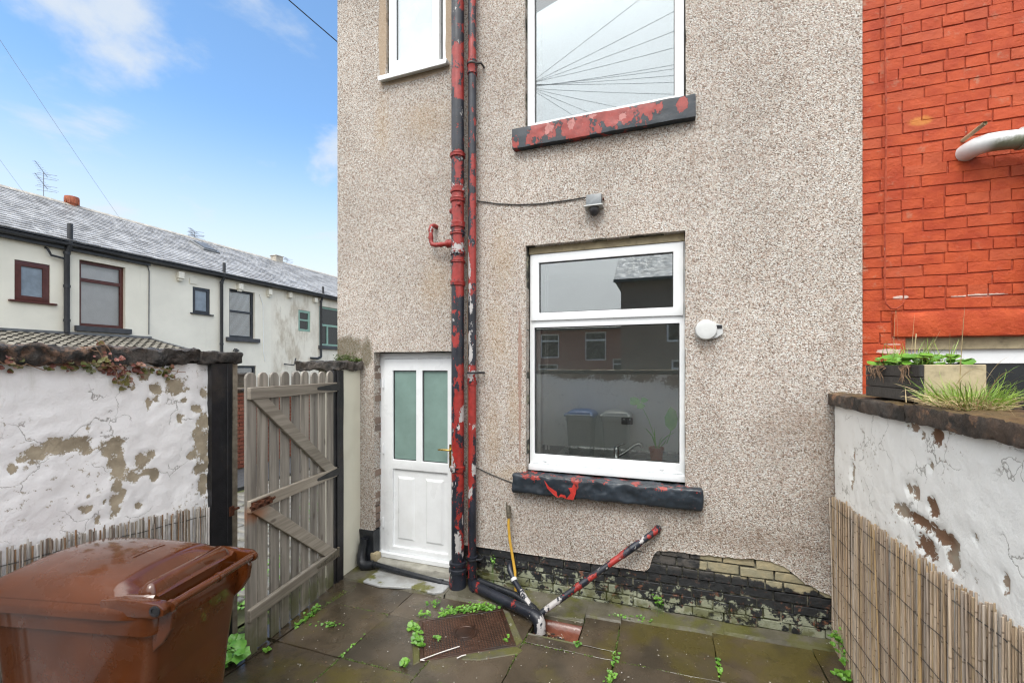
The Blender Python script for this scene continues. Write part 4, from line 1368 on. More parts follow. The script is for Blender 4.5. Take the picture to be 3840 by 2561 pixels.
# diagonal waste pipe
wp = thing('waste_pipe', 'long slanting waste pipe in black and red paint, from wall to gully', 'pipe', ground_pt(-.95, -.35))
m = MB()
dense_tube(m, [(-.062, .02, .668), (-.078, -.035, .658), (-.11, -.045, .630), (-.90, -.335, .035), (-.955, -.36, -.01)], [.027, .027, .025, .025, .024], 16, .02)
def wr(p):
    s = (-p[0] - .06) / .9
    return .5 + .5 * max(-.35, 1.0 - abs(s - .33) / .075, .9 - abs(s - .665) / .035, .2 - abs(s - .03) / .05)
m.a['red'] = [wr(p) for p in m.v]
m.a['white'] = [.5 + .5 * max(-.5, .30 - abs((-p[0] - .06) / .9 - .88) / .12, .25 - abs((-p[0] - .06) / .9 - .15) / .08) for p in m.v]
m.build('pipe', MAT['peeling_pipe_paint'], wp, smooth=60)
for s in (.17, .245, .665):
    m = MB()
    a = Vector((-.11, -.045, .630)).lerp(Vector((-.90, -.335, .035)), s)
    d = (Vector((-.90, -.335, .035)) - Vector((-.11, -.045, .630))).normalized()
    m.tube([a - d * .05, a - d * .048, a + d * .048, a + d * .05], [.025, .0285, .0285, .025], 16)
    m.a['red'] = [wr(p) for p in m.v]; m.a['white'] = [.2 if s < .2 else .1] * len(m.v)
    m.build('coupling', MAT['peeling_pipe_paint'], wp, smooth=40)
# short waste pipe, black above and white below
sw2 = thing('short_waste_pipe', 'short slanting pipe, black above and white below, behind the yellow hose', 'pipe', ground_pt(-.98, -.35))
m = MB()
dense_tube(m, [(-1.318, .06, .20), (-1.318, -.05, .195), (-1.305, -.075, .165), (-1.25, -.12, .10), (-1.0, -.33, -.02)], [.026, .026, .027, .023, .024], 16, .02)
m.a['red'] = [.12] * len(m.v)
m.a['white'] = [.5 + .5 * max(-.6, min(.3, (p[0] + 1.17) / .15)) for p in m.v]
m.build('pipe', MAT['peeling_pipe_paint'], sw2, smooth=60)
m = MB(); m.tube([(-1.262, -.108, .118), (-1.246, -.122, .102)], .0275, 16); m.build('clip', MAT['pvc_white'], sw2, smooth=40)
# yellow hose from an outside tap
hs = thing('yellow_hose', 'yellow hose hanging from a corroded wall fitting to the paving', 'hose', ground_pt(-1.23, -.1))
m = MB()
m.tube([(-1.325, -.05, .64), (-1.328, -.055, .56), (-1.315, -.06, .43), (-1.285, -.07, .29), (-1.255, -.09, .17), (-1.238, -.12, .06), (-1.232, -.13, .0)], .0125, 12)
m.build('hose', MAT['yellow_hose'], hs, smooth=60)
m = MB()
m.tube([(-1.345, .03, .70), (-1.34, -.045, .70), (-1.33, -.05, .685), (-1.326, -.05, .62)], [.016, .018, .022, .02], 12)
m.tube([(-1.345, -.045, .70), (-1.352, -.045, .745), (-1.35, -.04, .755)], [.012, .007, .003], 8)
m.tube([(-1.326, -.05, .66), (-1.30, -.045, .655)], .007, 8)
m.build('wall_fitting', MAT['dirty_fitting'], hs, smooth=50)
m = MB(); m.lathe((-1.232, -.13, -.062), (0, 0, 1), [(0, .024), (.035, .024), (.036, .021), (.06, .021), (.075, .018)], 14); m.build('connector', MAT['tan_plastic'], hs, smooth=40)
m = MB(); m.lathe((-1.232, -.13, -.022), (0, 0, 1), [(0, .021), (.02, .0225), (.04, .019)], 14); m.build('connector_ring', MAT['grey_plastic'], hs, smooth=40)
# condensate pipe along the door step
cp = thing('step_pipe', 'black pipe along the door step with a clay elbow at the corner', 'pipe', ground_pt(-2.6, -.1))
m = MB(); m.tube([(-2.77, -.07, -.0), (-2.4, -.085, -.022), (-1.99, -.10, -.045), (-1.86, -.105, -.05)], .028, 14); m.build('pipe', MAT['wet_black_pipe'], cp, smooth=60)
m = MB(); m.tube([(-2.0, -.10, -.045), (-1.965, -.10, -.046)], .034, 14); m.tube([(-1.985, -.11, -.04), (-1.982, -.135, -.08)], .014, 10); m.build('clip', MAT['wet_black_pipe'], cp, smooth=50)
m = rough_slab(0, 1, 0, 1, 0, 1, .5, 0, 1)
m = MB(); m.tube([(-2.90, -.03, .22), (-2.905, -.045, .14), (-2.91, -.06, .06), (-2.895, -.08, .005), (-2.86, -.085, -.025), (-2.80, -.08, -.015), (-2.755, -.07, -.002)], [.04, .042, .046, .048, .05, .046, .04], 16)
for i, p in enumerate(m.v): m.v[i] = tuple(Vector(p) + Vector((nz(p[0], p[1], p[2], 30), nz(p[1], p[2], p[0], 30), nz(p[2], p[0], p[1], 30))) * .006)
m.build('elbow', MAT['tar_paint'], cp, smooth=60)

# ------------------------------------------------------------------ gully and manhole cover
gl = thing('gully', 'open brown salt-glazed gully channel full of wet debris, by the wall', 'drain', ground_pt(-.79, -.43))
m = MB()
k = 14
x0, x1 = -.985, -.618
V = []
for i in range(k + 1):
    a = math.pi * i / k
    V += [(x0, -.43 + .128 * math.cos(a), zg(-.8) - .004 - .075 * math.sin(a)), (x1, -.43 + .128 * math.cos(a), zg(-.8) - .004 - .075 * math.sin(a))]
m.add(V, [(2 * i, 2 * i + 1, 2 * i + 3, 2 * i + 2) for i in range(k)])
m.add([(x1, -.43 + .128 * math.cos(math.pi * i / k), zg(-.8) - .004 - .075 * math.sin(math.pi * i / k)) for i in range(k + 1)], [tuple(range(k + 1))])
m.build('channel', MAT['salt_glazed_clay'], gl, smooth=60)
for q in ((-.305, -.29, .012), (-.572, -.557, .004)):
    m = MB(); m.box(x0, x1, q[0], q[1], zg(-.8) - .09, zg(-.8) + q[2]); m.build('kerb', MAT['mossy_concrete'], gl, bevel=.004)
m = MB()
for i in range(40):
    x, y = rnd.uniform(-.96, -.72), rnd.uniform(-.51, -.42)
    s = rnd.uniform(.006, .018)
    mt = Matrix.Rotation(rnd.uniform(0, 6), 3, 'Z') @ Matrix.Rotation(rnd.uniform(-.6, .6), 3, 'X')
    m.obox((x, y, zg(-.8) - .060 + rnd.uniform(0, .018)), (s * rnd.uniform(1, 3), s, s * .4), mt, rnd.randrange(2) if i else 2)
m.build('wet_debris', [MAT['soil'], MAT['dry_root'], MAT['pale_stick']], gl)['kind'] = 'stuff'
mc_ang = math.atan2(-.36 + .70, -1.31 + 1.85)
mh = thing('manhole_cover', 'rusty iron manhole cover with a raised square tread in the paving', 'manhole cover', ground_pt(-1.44, -.705, .001), mc_ang)
ca_, sa_ = math.cos(mc_ang), math.sin(mc_ang)
mh.rotation_euler = (0, -.016, mc_ang)
m = MB()
m.box(-.315, .315, -.225, .225, -.03, .004)
m.build('plate', MAT['rusty_iron'], mh, bevel=.003, local=True)
m = MB()
for i in range(30):
    for j in range(21):
        x, y = -.302 + i * .0207, -.212 + j * .0207
        if math.hypot(x, y) < .098 or (abs(x) < .03 and abs(abs(y) - .17) < .02):
            continue
        if (i + j) % 2: m.box(x - .0085, x + .0085, y - .0035, y + .0035, .003, .0075)
        else: m.box(x - .0035, x + .0035, y - .0085, y + .0085, .003, .0075)
m.build('tread', MAT['worn_lit_iron'], mh, local=True)['kind'] = 'stuff'
m = MB(); m.lathe((0, 0, 0), (0, 0, 1), [(.003, .092), (.008, .090), (.008, .078), (.0045, .075), (.0045, .066), (.009, .063), (.0095, .05), (.0075, .0)], 32, caps=False); m.build('boss', MAT['rusty_iron'], mh, local=True, smooth=40)
m = MB()
panel(m, lambda a, b, d: (a, b, .006 - d + .003 * nz(a * 20, b * 20)), -.34, .34, -.25, .25, [(-.316, .316, -.226, .226)], .05, .02, edge=.02)
m.build('surround', MAT['rusty_iron'], mh, local=True, bevel=.002)
for pts in ([(-.34, -.25), (-.34, .255), (-.40, .20), (-.385, -.27)], [(-.05, -.25), (.34, -.25), (.375, -.30), (.33, -.335), (.06, -.335), (-.06, -.30)], [(.34, .25), (.34, -.25), (.40, -.20), (.385, .19)]):
    m = MB()
    m.prism([(a, b, -.03) for a, b in pts], (0, 0, .036))
    m.build('mortar_haunch', MAT['mossy_concrete'], mh, local=True, bevel=.006)
for a, b, lab in (((-1.59, -1.10), (-1.40, -.885), 'long thin pale stick lying across the manhole cover'), ((-1.36, -1.005), (-1.315, -.955), 'short pale stick at the edge of the manhole cover')):
    m = MB(); d = Vector((b[0] - a[0], b[1] - a[1], 0))
    m.tube([(a[0], a[1], zg(a[0]) + .016), (a[0] + d.x * .5, a[1] + d.y * .5 + .004, zg(a[0]) + .019), (b[0], b[1], zg(b[0]) + .017)], .0035, 6)
    if d.length > .1: m.tube([(a[0], a[1], zg(a[0]) + .016), (a[0] + .03, a[1] + .004, zg(a[0]) + .016)], .0035, 6)
    tag(m.build('stick', MAT['pale_stick']), lab, 'stick')

# ------------------------------------------------------------------ things on the wall
lm = thing('sensor_lamp', 'grey weathered sensor box with a black eye on the wall above the kitchen window', 'lamp', (-.56, 0, 3.33))
m = MB()
m.prism([(-.635, 0, 3.30), (-.635, -.075, 3.30), (-.635, -.06, 3.40), (-.635, 0, 3.405)], (.125, 0, 0)); m.build('housing', MAT['grey_plastic'], lm, bevel=.006, seg=2, smooth=40)
m = MB(); m.prism([(-.65, 0, 3.293), (-.65, -.105, 3.288), (-.65, -.105, 3.298), (-.65, 0, 3.303)], (.155, 0, 0)); m.build('shade', MAT['reel_white'], lm, bevel=.002)
m = MB(); m.lathe((-.57, -.05, 3.292), (0, 0, -1), [(0, .042), (.03, .042), (.055, .034), (.07, .016)], 18); m.build('eye', MAT['black_plastic'], lm, smooth=60)
m = MB(); m.lathe((-.505, -.02, 3.36), (1, 0, 0), [(0, .012), (.012, .012), (.014, .006)], 10); m.build('gland', MAT['rusty_bolt'], lm, smooth=40)
m = MB()
ca = [(-1.655, -.01, 3.50), (-1.60, -.008, 3.485), (-1.45, -.008, 3.452), (-1.25, -.008, 3.425), (-1.05, -.008, 3.415), (-.88, -.008, 3.42), (-.74, -.008, 3.438), (-.63, -.01, 3.392), (-.62, -.02, 3.385)]
ca[-2:] = [(-.655, -.008, 3.452), (-.632, -.02, 3.385)]
ca = [(-1.655, -.012, 3.497), (-1.45, -.008, 3.445), (-1.25, -.008, 3.412), (-1.05, -.008, 3.395), (-.88, -.008, 3.393), (-.76, -.008, 3.395), (-.68, -.010, 3.398), (-.63, -.02, 3.395)]
m.tube(ca, .0055, 6); tag(m.build('cable', MAT['wire_dark']), 'dark cable sagging from the pipes to the sensor box', 'cable')
rl = thing('clothes_line_reel', 'round pale clothes line reel on the wall right of the kitchen window', 'clothes line', (.298, 0, 2.245))
m = MB(); m.lathe((.285, -.004, 2.248), (0, -1, 0), [(0, .07), (.004, .078), (.045, .078), (.058, .072), (.06, .066), (.058, .03), (.06, .006)], 32); m.build('case', MAT['reel_white'], rl, smooth=40)
m = MB(); m.prism([(.33, -.008, 2.30), (.40, -.008, 2.285), (.405, -.008, 2.215), (.36, -.008, 2.185), (.31, -.008, 2.175)], (0, -.022, 0)); m.build('bracket', MAT['pvc_white'], rl, bevel=.003)
m = MB(); m.box(.358, .398, -.034, -.028, 2.255, 2.283); m.box(.352, .36, -.034, -.028, 2.215, 2.228); m.build('hook_slot', MAT['black_plastic'], rl)
m = MB()
m.tube([(-1.70, -.012, 1.045), (-1.5, -.008, .975), (-1.34, -.007, .93), (-1.20, -.008, .895), (-.9, -.009, .857), (-.5, -.009, .848)], .0045, 6)
tag(m.build('cable', MAT['wire_dark']), 'thin dark cable clipped to the wall under the black sill', 'cable')

# ------------------------------------------------------------------ the neighbour's red brick house
nb = thing('neighbour_house', 'orange-red painted brick house next door', 'house', (3.2, 4.0, 0))
m = MB()
NW = (1.545, 3.0, .9, 2.166)
panel(m, lambda a, b, d: (a, d + .024, b), 1.29, 5.5, -.2, 6.3, [NW], 9e9, .16, edge=.2)
m.build('wall', MAT['red_painted_mortar'], nb)
m = MB(); m.prism([(1.29, -.25, 6.2), (1.29, -.25, 6.3), (1.29, 4.0, 8.6), (1.29, 8.25, 6.3), (1.29, 8.25, 6.2), (1.29, 4.0, 8.45)], (4.3, 0, 0)); m.build('roof', MAT['roof_slate'], nb)
m = MB(); m.box(1.32, 5.48, .3, 7.9, 1.0, 6.3); m.box(5.4, 5.5, .2, 8.0, -.2, 6.3); m.build('masonry', MAT['far_brick_red'], nb)
rb = []
for k in range(6):
    mm = MB(); mm.box(-.5, .5, -.5, .5, -.5, .5)
    o = mm.build('brick', MAT['red_painted_brick'], nb, bevel=.022, local=True, link=False)
    for v in o.data.vertices:
        v.co += Vector((.03 * nz(v.co.y * 3, v.co.z * 3, k + 30), .035 * nz(v.co.x * 4, v.co.z * 3, k + 35), .10 * nz(v.co.x * 4, v.co.z * 3, k + 39)))
    rb.append(o)
N0 = Vector(nb.location)
z, row, cnt = 1.60, 0, 0
while z < 5.9:
    x = 1.297 - (.115 if row % 2 else 0) + .01 * nz(z, 4)
    head = row % 4 == 3
    while x < 2.42 and cnt < 300:
        w = (.107 if head else .222) + rnd.uniform(-.008, .008)
        a, b = max(x, 1.297), x + w
        # lintel and window opening
        lint = 2.155 < z + .033 < 2.34 and b > 1.47
        win = z + .033 < 2.155 and b > 1.55
        if lint: b = min(b, 1.462)
        if win: b = min(b, 1.548)
        if b - a > .035:
            copy_obj(rb[rnd.randrange(6)], nb, Vector(((a + b) / 2, .0545 - rnd.uniform(-.0005, .0010), z + .033 + rnd.uniform(-.004, .004))) - N0, (rnd.uniform(-.012, .02), rnd.uniform(-.010, .010), rnd.uniform(-.004, .004)), (b - a, .075, .0705 + rnd.uniform(-.005, .003)))
            cnt += 1
        x += w + .008
    z += .0755
    row += 1
mb = MB()
z, row = -.1, 0
while z < 6.2:
    x = (2.40 if z > 1.58 else 1.30) - (.115 if row % 2 else 0)
    while x < 5.4:
        w = (.107 if row % 4 == 3 else .222)
        if not ((.82 < z + .033 < 2.345 and x + w > 1.47 and x < 3.06)) and (x > 2.36 or z < 1.58):
            mb.box(max(x, 1.297), x + w, .016, .06, z, z + .0705, jit=.0012)
        x += w + .008
    z += .0755; row += 1
mb.build('brickwork', MAT['red_painted_brick'], nb)['kind'] = 'stuff'
m = rough_slab(1.468, 3.1, .0, .15, 2.162, 2.338, .04, .006, 4.4)
m.build('lintel', MAT['red_painted_brick'], nb, smooth=60)
nw = frame(nb, 'window', fac, 1.56, 2.98, .9, 2.150, [(1.735, 2.25, 1.0, 1.985), (2.32, 2.9, 1.0, 1.985)], .095, .03)
m = MB(); qbox(m, fac, 1.56, 2.98, 2.082, 2.163, .07, .12); m.build('head_board', MAT['planter_board'], nw)
for a, b in ((1.735, 2.25), (2.32, 2.9)):
    pane(nw, fac, a, b, 1.0, 1.985, .115, 'dark_glass')
m = MB(); m.box(1.5, 3.05, -.03, .12, .84, .9); m.build('sill', MAT['red_painted_brick'], nb)
fl = thing('vent_pipe', 'white mossy plastic waste pipe elbow sticking out of the red brick wall', 'pipe', (1.85, 0, 3.4))
m = MB()
m.tube([(1.862, .06, 3.375), (1.866, -.02, 3.375), (1.880, -.065, 3.377), (1.915, -.095, 3.378), (1.96, -.105, 3.376), (2.10, -.11, 3.37), (2.5, -.13, 3.35)], .056, 24); m.build('pipe', MAT['mossy_pvc'], fl, smooth=60)
m = MB(); m.tube([(2.055, -.108, 3.372), (2.057, -.108, 3.372), (2.075, -.109, 3.371), (2.077, -.109, 3.371)], [.056, .066, .066, .056], 24); m.tube([(2.078, -.109, 3.371), (2.10, -.11, 3.37)], .062, 24); m.build('collar', MAT['mossy_pvc'], fl, smooth=40)
ov = thing('overflow_pipe', 'thin grey overflow pipe end above the white elbow', 'pipe', (1.86, 0, 3.5))
m = MB(); m.tube([(1.845, .06, 3.455), (1.848, .0, 3.46), (1.868, -.16, 3.478)], .0125, 12, caps=False); m.tube([(1.845, .06, 3.455), (1.848, .0, 3.46), (1.868, -.15, 3.477)], .0095, 12); m.build('pipe', MAT['planter_board'], ov, smooth=60)
m = MB(); m.tube([(1.418, -.012, 6.2), (1.42, -.012, 5.0), (1.417, -.012, 4.2), (1.425, -.012, 3.6), (1.418, -.012, 3.0), (1.416, -.012, 2.45), (1.422, -.012, 2.40), (1.45, -.012, 2.362), (1.482, -.012, 2.36), (1.512, -.012, 2.385), (1.525, -.012, 2.42)], .0055, 6)
tag(m.build('cable', MAT['red_painted_mortar']), 'painted-over cable running down the red brick wall into a loop', 'cable')
wd = thing('downpipe', 'white plastic downpipe at the edge of the red brick wall', 'pipe', (2.17, -.06, 2.2))
m = MB(); m.tube([(2.185, -.06, 3.33), (2.185, -.06, 2.4)], .033, 14); m.build('pipe', MAT['pvc_white'], wd, smooth=60)

# ------------------------------------------------------------------ right-hand yard wall
rw = thing('yard_wall', 'white yard wall with flaking paint and bare bricks behind the tall reed screen', 'wall', (1.25, -3, 0))
PR = [(-1.08, 1.36, .03, .043), (-1.22, 1.33, .045, .04), (-.96, 1.235, .09, .035), (-1.11, 1.235, .095, .03), (-1.27, 1.225, .09, .035), (-1.36, 1.225, .055, .03), (-1.16, 1.135, .085, .05), (-1.37, 1.15, .04, .045),
      (-1.01, 1.36, .03, .03), (-1.21, 1.51, .015, .02), (-.31, 1.28, .03, .085), (-.34, 1.40, .012, .05), (-1.67, 1.2, .018, .032), (-1.51, 1.3, .015, .018), (-1.255, 1.655, .04, .042), (-1.06, 1.67, .05, .02), (-1.2, 1.51, .012, .018), (-1.75, 1.69, .014, .017), (-1.14, 1.64, .012, .02)]
SOIL = [(-1.22, 1.33, .06, .06), (-1.25, 1.655, .05, .05), (-1.11, 1.235, .12, .04), (-1.27, 1.225, .12, .045), (-1.16, 1.135, .12, .07)]
m = MB()
pf, sf = patches(PR, 1), patches(SOIL, 1)
ys = [-5.9 + i * .2 for i in range(18)] + [-2.3 + i * .016 for i in range(144)]
zs = [-.2, .3, .8] + [.95 + i * .016 for i in range(48)]
for y in ys:
    for z in zs:
        pk = max(0, 1.0 - abs(pf(0, y, z) - .5) * 3) if pf(0, y, z) < .5 else 1
        bulge = .006 * fbm(y, z, 3, 2.2, 3) + .004 * fbm(y, z, 8, 12, 4)
        m.v.append((1.126 + bulge + (.010 if pf(0, y, z) >= .5 else 0), y, z))
nzs = len(zs)
for i in range(len(ys) - 1):
    for j in range(nzs - 1):
        m.f.append((i * nzs + j, (i + 1) * nzs + j, (i + 1) * nzs + j + 1, i * nzs + j + 1)); m.m.append(0)
m.a['peel'] = [pf(*p) for p in m.v]
m.a['soil'] = [max(0, min(1, (sf(*p) - .4) * 4)) for p in m.v]
m.build('render', MAT['peeling_white_paint_on_brick'], rw, smooth=60)
m = MB(); m.box(1.16, 1.36, -5.9, -.004, -.2, 1.69); m.build('brick_core', MAT['far_brick_brown'], rw)
y = -.003
for k, L in enumerate((1.075, .95, .8, .9, .9, .9)):
    if y - L < -5.9: break
    m = rough_slab(1.082, 1.40, y - L + .006, y, 1.693 + .004 * (k % 2), 1.776 + .006 * (k % 2), .016 if k < 2 else .06, .008, 5 + 3 * k, 10, .3, .8)
    m.build('coping_stone', MAT['weathered_coping_stone'], rw, smooth=55)
    y -= L
# trough and grass on the coping
tr = thing('planter_trough', 'black boarded planter trough with weeds, standing on the right yard wall', 'planter', (1.36, -.8, 1.785))
TZ0, TZ1 = 1.786, 1.972
TA, TB = (1.135, -.50), (1.14, -1.08)
for k in range(3):
    m = MB()
    z0 = TZ0 + .004 + k * .061
    m.prism([(1.135, -.50, z0), (1.14, -1.085, z0), (1.158, -1.085, z0), (1.153, -.50, z0)], (0, 0, .059))
    m.build('board', MAT['trough_wood'], tr, bevel=.003)
m = MB(); m.box(1.158, 1.385, -1.085, -1.066, TZ0 + .002, TZ1); m.build('end_board', MAT['planter_board'], tr, bevel=.003)
m = MB(); m.box(1.153, 1.385, -.52, -.50, TZ0 + .002, TZ1); m.build('end_board', MAT['trough_wood'], tr, bevel=.003)
m = MB(); m.box(1.37, 1.385, -1.066, -.52, TZ0 + .002, TZ1); m.build('back_board', MAT['trough_wood'], tr)
m = MB(); m.box(1.153, 1.37, -1.066, -.52, TZ0 + .002, TZ1 - .012); m.build('earth', MAT['soil'], tr)


def blade(m, base, tip, bend, w, mi=0, k=5):
    a, b = Vector(base), Vector(tip)
    side = (b - a).cross(Vector((rnd.uniform(-1, 1), rnd.uniform(-1, 1), .2)))
    if side.length < 1e-4: side = Vector((1, 0, 0))
    side.normalize()
    V = []
    for i in range(k + 1):
        s = i / k
        p = a.lerp(b, s) + Vector(bend) * (4 * s * (1 - s))
        ww = w * (1 - s) ** .6 * (.6 + .4 * min(1, s * 4))
        V += [p - side * ww, p + side * ww]
    m.add(V, [(2 * i, 2 * i + 1, 2 * i + 3, 2 * i + 2) for i in range(k)], mi)


def round_leaf(m, c, nrm, r, mi=0, lobes=0, seed=0):
    nrm = Vector(nrm).normalized()
    s = nrm.cross(Vector((.3, .9, .1))).normalized()
    u = nrm.cross(s)
    c = Vector(c)
    k = 10 if lobes else 7
    a0 = rnd.uniform(0, 6.28)
    V = [c - nrm * r * .12]
    for i in range(k):
        a = a0 + 2 * math.pi * i / k
        q = r * ((1 + .16 * math.cos(lobes * a)) if lobes else 1) * rnd.uniform(.9, 1.08)
        V.append(c + (s * math.cos(a) + u * math.sin(a)) * q + nrm * r * rnd.uniform(-.06, .12))
    m.add(V, [(0, 1 + i, 1 + (i + 1) % k) for i in range(k)], mi)


# weeds growing in the trough: leaf, blades and dry stalks, roots over the front
m = MB()
for i in range(130):
    y = -.50 - .56 * rnd.random() ** .8
    x = rnd.uniform(1.14, 1.36)
    round_leaf(m, (x, y, TZ1 + rnd.uniform(-.005, .05)), (rnd.uniform(-.5, .3), rnd.uniform(-.7, .2), 1), rnd.uniform(.012, .034), 0)
for i in range(70):
    x, y = rnd.uniform(1.15, 1.36), rnd.uniform(-1.04, -.53)
    blade(m, (x, y, TZ1 - .02), (x + rnd.uniform(-.08, .08), y + rnd.uniform(-.08, .08), TZ1 + rnd.uniform(.04, .15)), (rnd.uniform(-.02, .02), rnd.uniform(-.02, .02), .01), .0025, 1)
for (x, y, tx, ty, h, bz) in ((1.17, -.75, 1.16, -.83, .10, .24), (1.2, -.86, 1.2, -.90, .27, .0), (1.2, -.90, 1.2, -.92, .12, .09), (1.24, -.92, 1.26, -1.0, .17, .02), (1.3, -.98, 1.28, -1.03, .16, .0), (1.22, -.84, 1.25, -1.0, .14, .0)):
    blade(m, (x, y, TZ1), (tx, ty, TZ1 + h), (0, 0, bz), .0024, 2, 9)
weeds = m.build('weeds', [MAT['weed_leaf'], MAT['grass_blade'], MAT['dry_grass']], tr, normals=False)
m = MB()
for i in range(34):
    y = rnd.choice([-.57, -.62, -.66, -.72, -.96, -1.0]) + rnd.uniform(-.04, .04)
    p = [Vector((1.155, y, TZ1 - .005)), Vector((1.122, y + rnd.uniform(-.02, .02), TZ1 - rnd.uniform(.0, .03)))]
    for q in range(3):
        p.append(p[-1] + Vector((rnd.uniform(-.004, .004), rnd.uniform(-.028, .028), -rnd.uniform(.006, .034))))
    m.tube(p, [.0024, .0022, .0018, .0014, .0008], 5)
m.build('roots', MAT['dry_root'], tr, normals=False)['kind'] = 'stuff'
gt = thing('grass_tuft', 'tuft of long green and dry grass growing on the right yard wall', 'grass tuft', (1.23, -1.3, 1.78))
m = MB()
for i in range(900):
    a = rnd.uniform(0, 6.283)
    rr_ = .12 * math.sqrt(rnd.random())
    b = Vector((1.22 + rr_ * .7 * math.cos(a), -1.26 + rr_ * 1.25 * math.sin(a), 1.778))
    ln = rnd.uniform(.05, .15) + (rnd.uniform(0, .1) if rnd.random() < .2 else 0)
    lean = rnd.uniform(.25, 1.15)
    d = Vector((math.cos(a) * lean, math.sin(a) * lean, 1 - .35 * lean)).normalized() * ln
    dry = rnd.random() < .38
    if dry: d = Vector((d.x * 1.1, d.y * 1.1, d.z * .35))
    blade(m, b, b + d, (rnd.uniform(-.03, .03), rnd.uniform(-.03, .03), ln * rnd.uniform(.02, .2)), rnd.uniform(.001, .0023), 1 if dry else 0, 6)
m.build('blades', [MAT['grass_blade'], MAT['dry_grass']], gt, normals=False)
m = MB()
for (u, b, t, bz) in ((0, (1.22, -1.20, 1.78), (1.25, -1.19, 2.235), .0), (0, (1.25, -1.16, 1.86), (1.22, -1.26, 2.23), .02), (0, (1.2, -1.19, 1.82), (1.24, -1.42, 1.90), .09), (0, (1.2, -1.1, 1.80), (1.06, -1.02, 1.88), .01), (0, (1.24, -1.34, 1.80), (1.2, -1.6, 1.93), .06), (0, (1.24, -1.38, 1.80), (1.16, -1.66, 1.78), .03), (0, (1.2, -1.36, 1.80), (1.22, -1.52, 2.0), .04), (0, (1.09, -1.08, 1.79), (1.12, -1.0, 1.86), .0), (0, (1.24, -1.36, 1.78), (1.1, -1.62, 1.87), .0)):
    blade(m, b, t, (0, 0, bz), .0022, 0, 9)
m.build('stalks', MAT['dry_grass'], gt, normals=False)
m = MB()
for i in range(300):
    a = rnd.uniform(0, 6.283); rr_ = .13 * math.sqrt(rnd.random())
    b = Vector((1.2 + rr_ * .7 * math.cos(a), -1.26 + rr_ * 1.3 * math.sin(a), 1.785))
    blade(m, b, b + Vector((rnd.uniform(-.07, .04), rnd.uniform(-.07, .07), rnd.uniform(-.005, .05))), (0, 0, .02), .0016, 0)
m.build('thatch', MAT['dry_grass'], gt, normals=False)


def reed_screen(name, label, x, y0, y1, top, mat, pitch, r, dirx):
    t = thing(name, label, 'screen', (x, (y0 + y1) / 2, 0))
    protos = []
    for k in range(4):
        mb = MB(); mb.tube([(0, 0, 0), (.0015 * nz(k, 1), .003 * nz(k, 3), .35), (.0, .002 * nz(k, 9), .7), (0, 0, 1.0)], [1.0 * r, .97 * r, .93 * r, .86 * r], 6)
        protos.append(mb.build('reed', MAT[mat], t, smooth=60, local=True, link=False))
    y, c = y1, 0
    L0 = Vector(t.location)
    while y > y0 and c < 300:
        s = rnd.uniform(.75, 1.25) if rnd.random() < .88 else rnd.uniform(1.4, 1.8)
        h = top(y) + rnd.uniform(-.012, .012) + (rnd.uniform(-.05, .035) if rnd.random() < .12 else 0)
        zb_ = zg(x) - .02
        copy_obj(protos[rnd.randrange(4)], t, Vector((x + dirx * rnd.uniform(0, .008), y, zb_)) - L0, (rnd.gauss(0, .010), rnd.gauss(0, .004), rnd.uniform(0, 6.28)), (s, s, h - zb_))
        y -= pitch * s * rnd.uniform(.85, 1.1)
        c += 1
    for q in (.065, .25, .42, .58, .74, .89):
        mb = MB()
        n = 60
        for off in (-1, 1):
            mb.tube([(x - dirx * -.0 + (-dirx) * (r * 1.25 + .001 + off * .0012 * math.sin(i * 2.1)), y0 + (y1 - y0) * i / n, top(y0 + (y1 - y0) * i / n) * (1 - q) + .008 * nz(i * .23, q * 10) + off * .0015) for i in range(n + 1)], .0012, 4)
        mb.build('wire', MAT['wire_dark'], t, normals=False)
    return t


reed_screen('reed_screen', 'tan reed cane screen standing against the right yard wall', 1.108, -2.02, -.012, lambda y: 1.042 - .027 * y, 'reed_cane', .0073, .0042, 1)


# ------------------------------------------------------------------ left-hand yard wall, gate posts, pier
lw = thing('yard_wall', 'white yard wall with peeling paint and creeper under a dark stone coping', 'wall', (-3.1, -3.2, 0))
PL = [(-2.45, 1.52, .06, .036), (-2.38, 1.56, .051, .045), (-2.31, 1.55, .055, .039), (-2.24, 1.53, .032, .048), (-2.12, 1.5, .056, .05), (-2.1, 1.39, .043, .094), (-2.1, 1.28, .028, .051), (-2.11, 1.18, .028, .076), (-2.1, 1.14, .018, .034), (-1.97, 1.39, .035, .062), (-1.94, 1.32, .048, .027), (-1.9, 1.29, .033, .036), (-2.02, 1.31, .038, .035), (-1.92, 1.43, .024, .027), (-1.96, 1.91, .028, .04), (-1.9, 1.83, .041, .036), (-1.78, 1.83, .062, .057), (-1.94, 1.74, .016, .045), (-2.02, 1.84, .019, .022), (-1.9, 1.76, .015, .022), (-1.6, 1.79, .025, .04), (-1.65, 1.68, .039, .03), (-1.61, 1.59, .04, .06), (-1.62, 1.47, .059, .09), (-1.67, 1.38, .038, .039), (-1.6, 1.39, .03, .121), (-1.62, 1.27, .049, .04), (-1.6, 1.16, .035, .09), (-1.76, 1.63, .022, .033), (-1.73, 1.74, .019, .019), (-2.23, 1.63, .013, .02), (-2.53, 1.47, .015, .028), (-2.23, 1.25, .009, .018), (-2.19, 1.11, .017, .023), (-2.24, 1.19, .026, .02), (-2.27, 1.2, .013, .014), (-1.99, 1.13, .015, .022), (-2.07, 1.23, .018, .034), (-2.16, 1.2, .008, .013)]
m = MB()
pf = patches(PL, 1)
ys = [-5.9 + i * .2 for i in range(16)] + [-2.75 + i * .0147 for i in range(93)]
ys = [y for y in ys if y <= -1.38]
